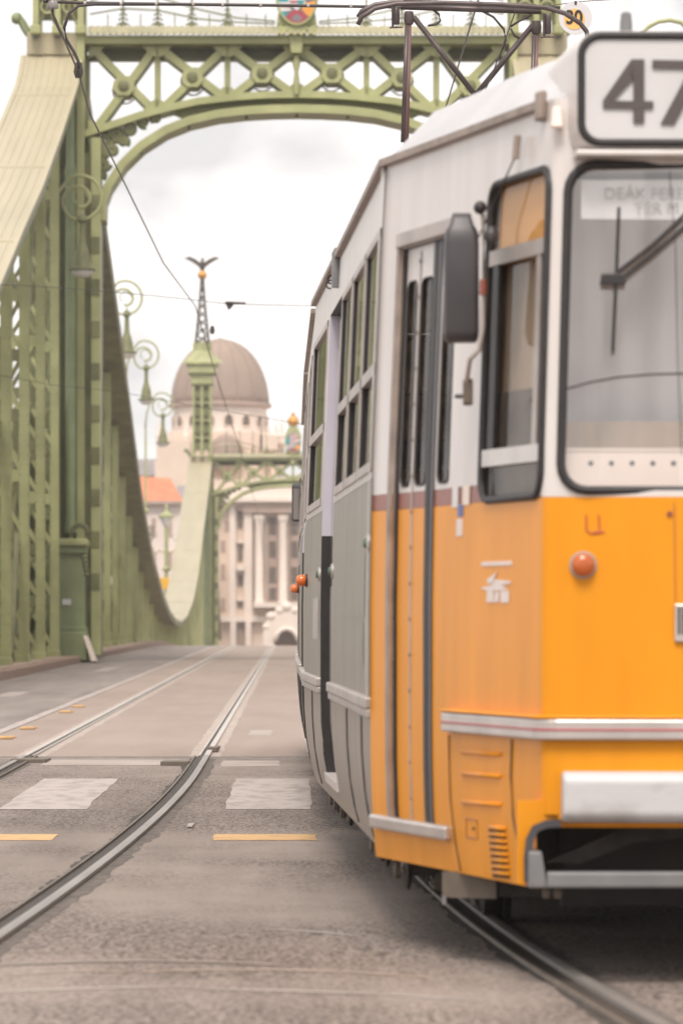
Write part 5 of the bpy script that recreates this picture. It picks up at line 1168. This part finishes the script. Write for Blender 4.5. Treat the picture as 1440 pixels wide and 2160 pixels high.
# candelabra lamps beyond the low middle of the truss
def lantern(name, label, px, d, ytop, yl0, yl1, sign):
    x = at(px, 0, d).x; z0 = road_z(d) + .16; k = d / FPX
    t = thing(name, (x, d, z0), label, 'street lamp', 'lantern posts on the footway'); zt = at(0, ytop, d).z; zl0, zl1 = at(0, yl0, d).z, at(0, yl1, d).z
    MB().lathe((x, d, z0), [(.34, 0), (.34, .6), (.24, .7), (.26, .95), (.36, 1.05), (.34, 1.25), (.16, 1.4), (.13, 2.2), (.11, zl0 - z0)], 14).build('post', M['green'], t, smooth=True)
    for q in (.45, .72): MB().lathe((x, d, z0 + (zl0 - z0) * q), [(.11, -.1), (.24, 0), (.24, .08), (.11, .2)], 12).build('collar', M['green'], t, smooth=True)
    for s in (-1, 1): MB().tube([(x, d, zl0 - 1.5), (x + s * .45, d, zl0 - 1.35), (x + s * .55, d, zl0 - 1.55)], .05, 6).build('cross_arm', M['green'], t)
    MB().lathe((x, d, zl0), [(.12, 0), (.20, .1), (.42, zl1 - zl0 - .1)], 6).build('lantern_glass', M['lampglass'], t)
    MB().lathe((x, d, zl1 - .1), [(.46, 0), (.46, .12), (.28, .2), (.12, .34), (.07, .55), (.10, .62), (.02, max(.8, zt - zl1))], 12).build('lantern_cap', M['green'], t, smooth=True)
    if sign: MB().box(x - .52, x + .52, d - .22, d - .16, at(0, 1243, d).z, at(0, 1219, d).z).build('yellow_plate', M['yellow'], t, bevel=.02)
    return t
lantern('street_lamp', 'lantern post carrying a yellow plate, left of the far portal', 351, 262, 1062, 1112, 1088, True)
lantern('street_lamp', 'smaller lantern post just in front of the far pale chord', 384, 284, 1112, 1158, 1138, False)

# ------------------------------------------------------------------ overhead line
def wire(name, label, cat, pts, r, group=None):
    t = thing(name, tuple(pts[0]), label, cat, group); MB().tube(pts, r, 6).build('strand', M['wire'], t, smooth='all'); return t
cwp = [at(60, -90, 31), at(100, 0, 34), at(165, 150, 38.8), at(190, 240, 42), at(260, 380, 48.5), at(345, 555, 60), at(412, 645, 68.5)]
cwp += [Vector((-1.45, y, road_z(y) + 5.75)) for y in (84, 110, 150, 200, 260)]
cw = wire('contact_wire', 'contact wire of the empty track, slanting down from top left', 'wire', cwp, .009, 'contact wires')
for p in (at(448, 698, 74), at(166, 152, 38.8)): MB().lathe(p, [(.03, -.05), (.045, 0), (.03, .08)], 8).build('clamp', M['wire'], cw, smooth=True)
wire('contact_wire', 'contact wire resting on the pantograph of the tram', 'wire', [Vector((1.31 + (.002 * (24 - y) ** 2 if y < 24 else 0), y, road_z(y) + 5.50)) for y in (4, 14, 20, 26, 32, 45, 70, 110, 160, 230)], .007, 'contact wires')
spw = wire('span_wire', 'thin cross wire with dark clamp, left of the far spire', 'wire', [at(-140, 596, 68), at(75, 603, 68), at(230, 615, 68), at(395, 631, 68), at(480, 641, 68), at(640, 645, 68), at(980, 640, 68)], .006)
ck = MB(); ck.tube([at(476, 638, 68), at(518, 640, 68)], .022, 6); ck.prism([at(474, 637, 68), at(496, 637, 68), at(489, 648, 68), at(482, 654, 68)], (0, .05, 0)); ck.build('wire_clamp', M['wire'], spw)
wire('span_wire', 'faint lower cross wire behind the third lamp', 'wire', [at(-60, 780, 90), at(110, 812, 90), at(250, 826, 90), at(420, 858, 90), at(700, 905, 90)], .006)
fd = thing('feeder_cable', tuple(at(95, 8, 34)), 'thick dark feeder cable running across the top of the picture', 'cable')
MB().tube([at(92, 3, 34), at(180, 6, 34), at(380, 9, 34), at(640, 12, 34), at(900, 16, 34), at(1180, 16, 34)], .012, 8).build('strand', M['wire'], fd, smooth='all')
MB().tube([at(376, 9, 34), at(200, 9, 34), at(166, 12, 34), at(146, 28, 34), at(136, 58, 34), at(141, 84, 34), at(158, 112, 34), at(166, 130, 34), at(167, 146, 34)], .012, 8).build('loop', M['wire'], fd, smooth='all')
for x, y in ((180, 7), (256, 8), (330, 8), (408, 9), (470, 10), (550, 11), (650, 12), (740, 13)): MB().lathe(at(x - 3, y, 34), [(.016, 0), (.016, .02)], 8, (1, 0, 0)).build('sleeve', M['alu_d'], fd)
ins = MB().lathe(at(112, 18, 34), [(.04, 0), (.045, .01), (.04, .045), (.035, .055)], 14).build('insulator', M['porc'], fd, smooth=True)
MB().tube([at(112, 18, 34), at(112, 32, 34), at(118, 50, 34), at(130, 75, 34)], .006, 5).build('tie', M['wire'], ins)
ss = thing('speed_sign', tuple(at(1213, 38, 36)), 'round pale sign with 30 on an orange ring, hung from a wire', 'sign')
cs = at(1213, 38, 36)
MB().tube([at(1150, 14, 36), at(1213, 4, 36), at(1330, -4, 36), at(1500, -12, 36)], .004, 5).build('hanging_wire', M['wire'], ss)
MB().lathe(cs, [(.132, -.006), (.132, .006)], 32, (0, -1, 0)).build('disc', M['signpale'], ss)
MB().lathe(cs + Vector((-.01, -.007, -.01)), [(.082, 0), (.082, .003)], 28, (0, -1, 0)).build('orange_field', M['signor'], ss)
text_mesh('number', '30', M['rubber'], ss, Matrix.Translation(cs + Vector((-.012, -.013, 0))) @ RX, .15, .002, .9, .004)
MB().lathe(at(1213, 5, 36), [(.012, -.02), (.012, .01)], 8).build('hook', M['wire'], ss)

# ------------------------------------------------------------------ far bank: hotel, house, tree
HD_ = 430.0
def hz(py, d=HD_): return EYE + (CY - py) * d / FPX
def hx(px, d=HD_): return (px - CX) * d / FPX
def hbox(px0, px1, py0, py1, d0, d1, name, m, par, bev=0, dref=HD_):
    return MB().box(hx(px0, dref), hx(px1, dref), d0, d1, hz(py1, dref), hz(py0, dref)).build(name, m, par, bevel=bev, seg=1)
hotel = thing('hotel', (hx(500), HD_, .53), 'pale pink stone hotel with brown dome behind the far portal', 'building')
zb_ = 1483                                             # photo row far below the crest: hotel foot
body = hbox(440, 900, 1012, zb_, HD_, HD_ + 30, 'facade', M['stone'], hotel)
gab = MB(); gp = [(450, 1056), (470, 1040), (500, 1022), (540, 1010), (580, 1004), (640, 1002), (700, 1004), (760, 1010), (800, 1022), (830, 1040), (850, 1056)]
gab.prism([(hx(x), HD_ - .5, hz(y)) for x, y in gp], (0, 1.5, 0)); gab.build('curved_gable', M['stone_l'], body)
hbox(446, 880, 1052, 1060, HD_ - 1.4, HD_, 'cornice', M['stone_l'], body); hbox(512, 880, 1060, 1082, HD_ - .9, HD_, 'entablature', M['stone_d'], body); hbox(446, 512, 1060, 1068, HD_ - .5, HD_, 'entablature', M['stone'], body)
for (a, c, m_) in ((484, 497, 'stone_l'), (515, 532, 'stone_l'), (446, 458, 'stone')): hbox(a, c, 1066, 1310, HD_ - .6, HD_, 'pilaster', M[m_], body)
for px in (532, 562, 608, 655, 702, 749): hbox(px, px + 26, 1088, 1272, HD_ - .05, HD_ + .2, 'window', M['stone_d'], body)
for px in (564, 610, 657, 704):
    for (a, c) in ((1092, 1128), (1142, 1176), (1196, 1230), (1240, 1266)): hbox(px + 4, px + 18, a, c, HD_ - .10, HD_ - .05, 'pane', M['pane_dark'], body)
for px in (547, 597, 645, 692, 739): MB().lathe((hx(px), HD_ - 1.1, hz(1276)), [(.50, 0), (.48, .3), (.40, .4), (.38, 7.6), (.42, 7.8), (.52, 8.1), (.52, 8.4)], 16).build('column', M['stone_l'], body, smooth=True)
hbox(536, 880, 1272, 1282, HD_ - 1.9, HD_, 'balcony', M['stone_l'], body)
for (a, c) in ((1078, 1114), (1148, 1184), (1212, 1236), (1270, 1282)):
    w = hbox(501, 512, a, c, HD_ - .12, HD_ + .1, 'window', M['stone_d'], body); hbox(503, 510, a + 3, c - 2, HD_ - .16, HD_ - .12, 'pane', M['pane_dark'], w)
    hbox(499, 514, a - 6, a - 2, HD_ - .4, HD_, 'lintel', M['stone_l'], body)
hbox(499, 515, 1194, 1204, HD_ - 1.0, HD_, 'balcony', M['stone_l'], body)
for (px, a, c) in ((466, 1140, 1164), (466, 1190, 1222), (466, 1262, 1290), (474, 1100, 1120)): w = hbox(px, px + 9, a, c, HD_ - .1, HD_, 'window', M['stone_d'], body)
hbox(446, 560, 1300, 1312, HD_ - .9, HD_, 'base_course', M['stone_l'], body); hbox(494, 526, 1312, 1380, HD_ - .3, HD_, 'doorway', M['stone_d'], body)
for px in (486, 518): hbox(px, px + 12, 1310, 1400, HD_ - 1.1, HD_, 'door_pier', M['stone_l'], body)
# block and dome above
blk = hbox(352, 572, 905, zb_, HD_ + 4, HD_ + 16, 'tower_block', M['stone'], hotel)
hbox(330, 400, 925, zb_, HD_ + 1, HD_ + 14, 'side_tower', M['stone'], hotel); hbox(322, 352, 965, zb_, HD_ + 6, HD_ + 16, 'side_wing', M['stone_l'], hotel)
hbox(572, 600, 930, zb_, HD_ + 3, HD_ + 14, 'side_tower', M['stone'], hotel)
for px in (334, 344, 392, 582, 594, 566): MB().lathe((hx(px), HD_ + 2.5, hz(932)), [(.30, 0), (.30, .6), (.38, .7), (.24, .9), (.10, 1.9), (.02, 2.4)], 6).build('pinnacle', M['stone_l'], hotel)
dc = Vector((hx(461), HD_ + 9, 0)); R_ = 106 * HD_ / FPX
drum = MB().lathe((dc.x, dc.y, hz(950)), [(R_ * 1.04, 0), (R_ * 1.04, hz(900) - hz(950)), (R_ * .965, hz(899) - hz(950)), (R_ * .955, hz(846) - hz(950))], 16).build('drum', M['stone_l'], hotel)
for k in range(16):
    a = 2 * math.pi * (k + .5) / 16 - math.pi / 2
    if math.sin(a) > .3: continue
    rr = R_ * .955; c = Vector((dc.x + rr * math.cos(a), dc.y + rr * math.sin(a), hz(892))); tx = Vector((-math.sin(a), math.cos(a), 0)); nx = Vector((math.cos(a), math.sin(a), 0))
    h = (897 - 880) * HD_ / FPX; w = .40
    poly = [c - tx * w, c + tx * w] + [c + tx * w * math.cos(b_) + Vector((0, 0, h + w * math.sin(b_))) for b_ in [i * math.pi / 6 for i in range(1, 6)]][::1]
    poly = [c - tx * w, c + tx * w, c + tx * w + Vector((0, 0, h))] + [c + tx * w * math.cos(i * math.pi / 6) + Vector((0, 0, h + w * math.sin(i * math.pi / 6))) for i in range(1, 6)] + [c - tx * w + Vector((0, 0, h))]
    wnd = MB().prism([p - nx * .3 for p in poly], nx * .36).build('arched_window', M['pane_dark'], drum)
    MB().tube([p + nx * .05 for p in poly], .10, 5, True).build('window_surround', M['stone'], wnd)
MB().lathe((dc.x, dc.y, hz(849)), [(R_ * .96, 0), (R_ * 1.05, .15), (R_ * 1.05, .45), (R_ * .98, .5)], 32).build('drum_cornice', M['stone_d'], drum)
dp = [(R_ * .985 * math.cos(q) ** .92, (hz(703) - hz(845)) * math.sin(q)) for q in [i * math.pi / 2 / 12 for i in range(12)]] + [(.28, hz(702) - hz(845)), (.1, hz(698) - hz(845))]
dome = MB().lathe((dc.x, dc.y, hz(845) + .1), dp, 32).build('dome', M['dome'], hotel, smooth='all')
for k in range(16):
    a = 2 * math.pi * k / 16; MB().tube([(dc.x + r * 1.003 * math.cos(a), dc.y + r * 1.003 * math.sin(a), hz(845) + .1 + h) for r, h in dp[:-1]], .075, 5).build('dome_rib', M['dome'], dome)
sd = MB().ball((hx(476), HD_ + 3.5, hz(955)), 1.75, 16, 9, (1, 1, 1.1)).build('small_dome', M['dome'], hotel, smooth='all')
hbox(545, 585, 915, 948, HD_ + 2, HD_ + 4, 'parapet', M['stone'], hotel)
hbox(548, 553, 885, 960, HD_ + 2, HD_ + 2.6, 'corner_shaft', M['stone_d'], hotel)
# white stone fountain shelter in front of it
FD = 405.0
ft = thing('fountain_shelter', (hx(604, FD), FD, .53), 'white carved stone arch with dark opening below the hotel columns', 'monument')
outer = [(552, 1490), (554, 1340), (560, 1312), (572, 1294), (590, 1284), (604, 1274), (620, 1284), (634, 1292), (648, 1312), (656, 1340), (658, 1490)]
inner = [(628, 1490), (628, 1352), (624, 1338), (615, 1329), (604, 1326), (593, 1329), (584, 1338), (580, 1352), (580, 1490)]
MB().prism([(hx(x, FD), FD, hz(y, FD)) for x, y in outer + inner], (0, 3, 0)).build('arch_wall', M['stone_l'], ft, bevel=.08, seg=1)
MB().box(hx(578, FD), hx(632, FD), FD + 2.6, FD + 2.9, .5, hz(1322, FD)).build('inner_wall', M['stone_d'], ft)
MB().tube([(hx(x, FD), FD - .1, hz(y, FD)) for x, y in inner[1:-1]], .22, 6).build('archivolt', M['stone_l'], ft, smooth='all')
for x, y, r in ((572, 1300, .5), (590, 1288, .45), (604, 1280, .55), (622, 1288, .45), (640, 1302, .5), (562, 1322, .4)): MB().ball((hx(x, FD), FD + .2, hz(y, FD)), r, 10, 7, (1, .8, .8)).build('carved_knob', M['stone_l'], ft, smooth='all')
# house with the orange roof
OD = 392.0
hs = thing('house', (hx(320, OD), OD, .53), 'pale house with bright orange tiled roof left of the far portal', 'building')
hw = MB().box(hx(225, OD), hx(384, OD), OD, OD + 12, .5, hz(1056, OD)).build('wall', M['plaster'], hs)
rf = MB(); q = [(220, 1058), (390, 1058), (372, 1012), (352, 1000), (240, 998)]
rf.hexa([(hx(218, OD), OD - .6, hz(1058, OD)), (hx(388, OD), OD - .6, hz(1058, OD)), (hx(388, OD), OD + 12.6, hz(1058, OD)), (hx(218, OD), OD + 12.6, hz(1058, OD))], [(hx(250, OD), OD + 5, hz(996, OD)), (hx(356, OD), OD + 5, hz(1002, OD)), (hx(356, OD), OD + 7, hz(1002, OD)), (hx(250, OD), OD + 7, hz(996, OD))]); rfo = rf.build('roof', M['tile'], hs)
MB().box(hx(218, OD), hx(388, OD), OD - .7, OD - .4, hz(1064, OD), hz(1057, OD)).build('eaves', M['stone_d'], rfo)
for px in (285, 318, 352):
    for (a, c) in ((1090, 1130), (1160, 1200), (1228, 1262)): w = MB().box(hx(px, OD), hx(px + 13, OD), OD - .12, OD + .1, hz(c, OD), hz(a, OD)).build('window', M['stone_l'], hw); MB().box(hx(px + 2, OD), hx(px + 11, OD), OD - .16, OD - .12, hz(c - 3, OD), hz(a + 3, OD)).build('pane', M['stone_d'], w)
sb = thing('apartment_house', (hx(300, 445), 445, .53), 'grey roofed house rising behind the orange roof', 'building')
MB().box(hx(220, 445), hx(341, 445), 445, 455, .5, hz(1000, 445)).build('wall', M['stone_l'], sb); MB().hexa([(hx(216, 445), 444, hz(1004, 445)), (hx(344, 445), 444, hz(1004, 445)), (hx(344, 445), 456, hz(1004, 445)), (hx(216, 445), 456, hz(1004, 445))], [(hx(224, 445), 447, hz(966, 445)), (hx(340, 445), 447, hz(966, 445)), (hx(340, 445), 453, hz(966, 445)), (hx(224, 445), 453, hz(966, 445))]).build('roof', M['slate'], sb)
wg = thing('hotel_annex', (hx(385, 415), 415, .53), 'grey roofed low wing between the orange roof and the far tower', 'building')
MB().box(hx(372, 415), hx(440, 415), 415, 424, .5, hz(1052, 415)).build('wall', M['plaster'], wg); MB().hexa([(hx(368, 415), 414.5, hz(1056, 415)), (hx(444, 415), 414.5, hz(1056, 415)), (hx(444, 415), 425, hz(1056, 415)), (hx(368, 415), 425, hz(1056, 415))], [(hx(372, 415), 417, hz(1022, 415)), (hx(440, 415), 417, hz(1022, 415)), (hx(440, 415), 422, hz(1022, 415)), (hx(372, 415), 422, hz(1022, 415))]).build('roof', M['slate'], wg)
# a bare tree in front of the house
TD = 350.0
tr = thing('bare_tree', (hx(322, TD), TD, road_z(TD)), 'thin bare tree in front of the orange roofed house', 'tree')
M['bark'] = mat('bark', (.20, .145, .115), .9, var=.2, scale=6)
trunk = MB().tube([(hx(322, TD), TD, .5), (hx(323, TD), TD, hz(1240, TD)), (hx(321, TD), TD, hz(1185, TD))], .16, 7).build('trunk', M['bark'], tr)
random.seed(3)
cb_ = MB()
def grow(p, d_, l, r, lev):
    e = p + d_ * l; cb_.tube([p, p.lerp(e, .5) + Vector((random.uniform(-.1, .1), 0, random.uniform(-.05, .1))) * l * .3, e], r, 5)
    if lev:
        for _ in range(3):
            nd_ = (d_ + Vector((random.uniform(-.8, .8), random.uniform(-.6, .6), random.uniform(-.1, .6)))).normalized(); grow(e, nd_, l * .72, r * .6, lev - 1)
for k in range(4): grow(Vector((hx(322, TD), TD, hz(1240 - 16 * k, TD))), Vector((random.uniform(-.7, .7), random.uniform(-.4, .4), 1)).normalized(), 1.3, .07, 3)
crn_ = cb_.build('crown', M['bark'], tr); crn_['kind'] = 'stuff'

# ------------------------------------------------------------------ the air over the river
hz_m = D.materials.new('haze_air'); hz_m.use_nodes = True; hn = hz_m.node_tree.nodes; hl = hz_m.node_tree.links; hn.clear()
pv_ = hn.new('ShaderNodeVolumePrincipled'); pv_.inputs['Color'].default_value = (.97, .93, .91, 1); pv_.inputs['Density'].default_value = .0005; pv_.inputs['Anisotropy'].default_value = .3
ho = hn.new('ShaderNodeOutputMaterial'); hl.new(pv_.outputs[0], ho.inputs['Volume'])
haze = MB().box(-60, 60, -60, 520, -15, 42).build('haze', hz_m); haze['kind'] = 'stuff'
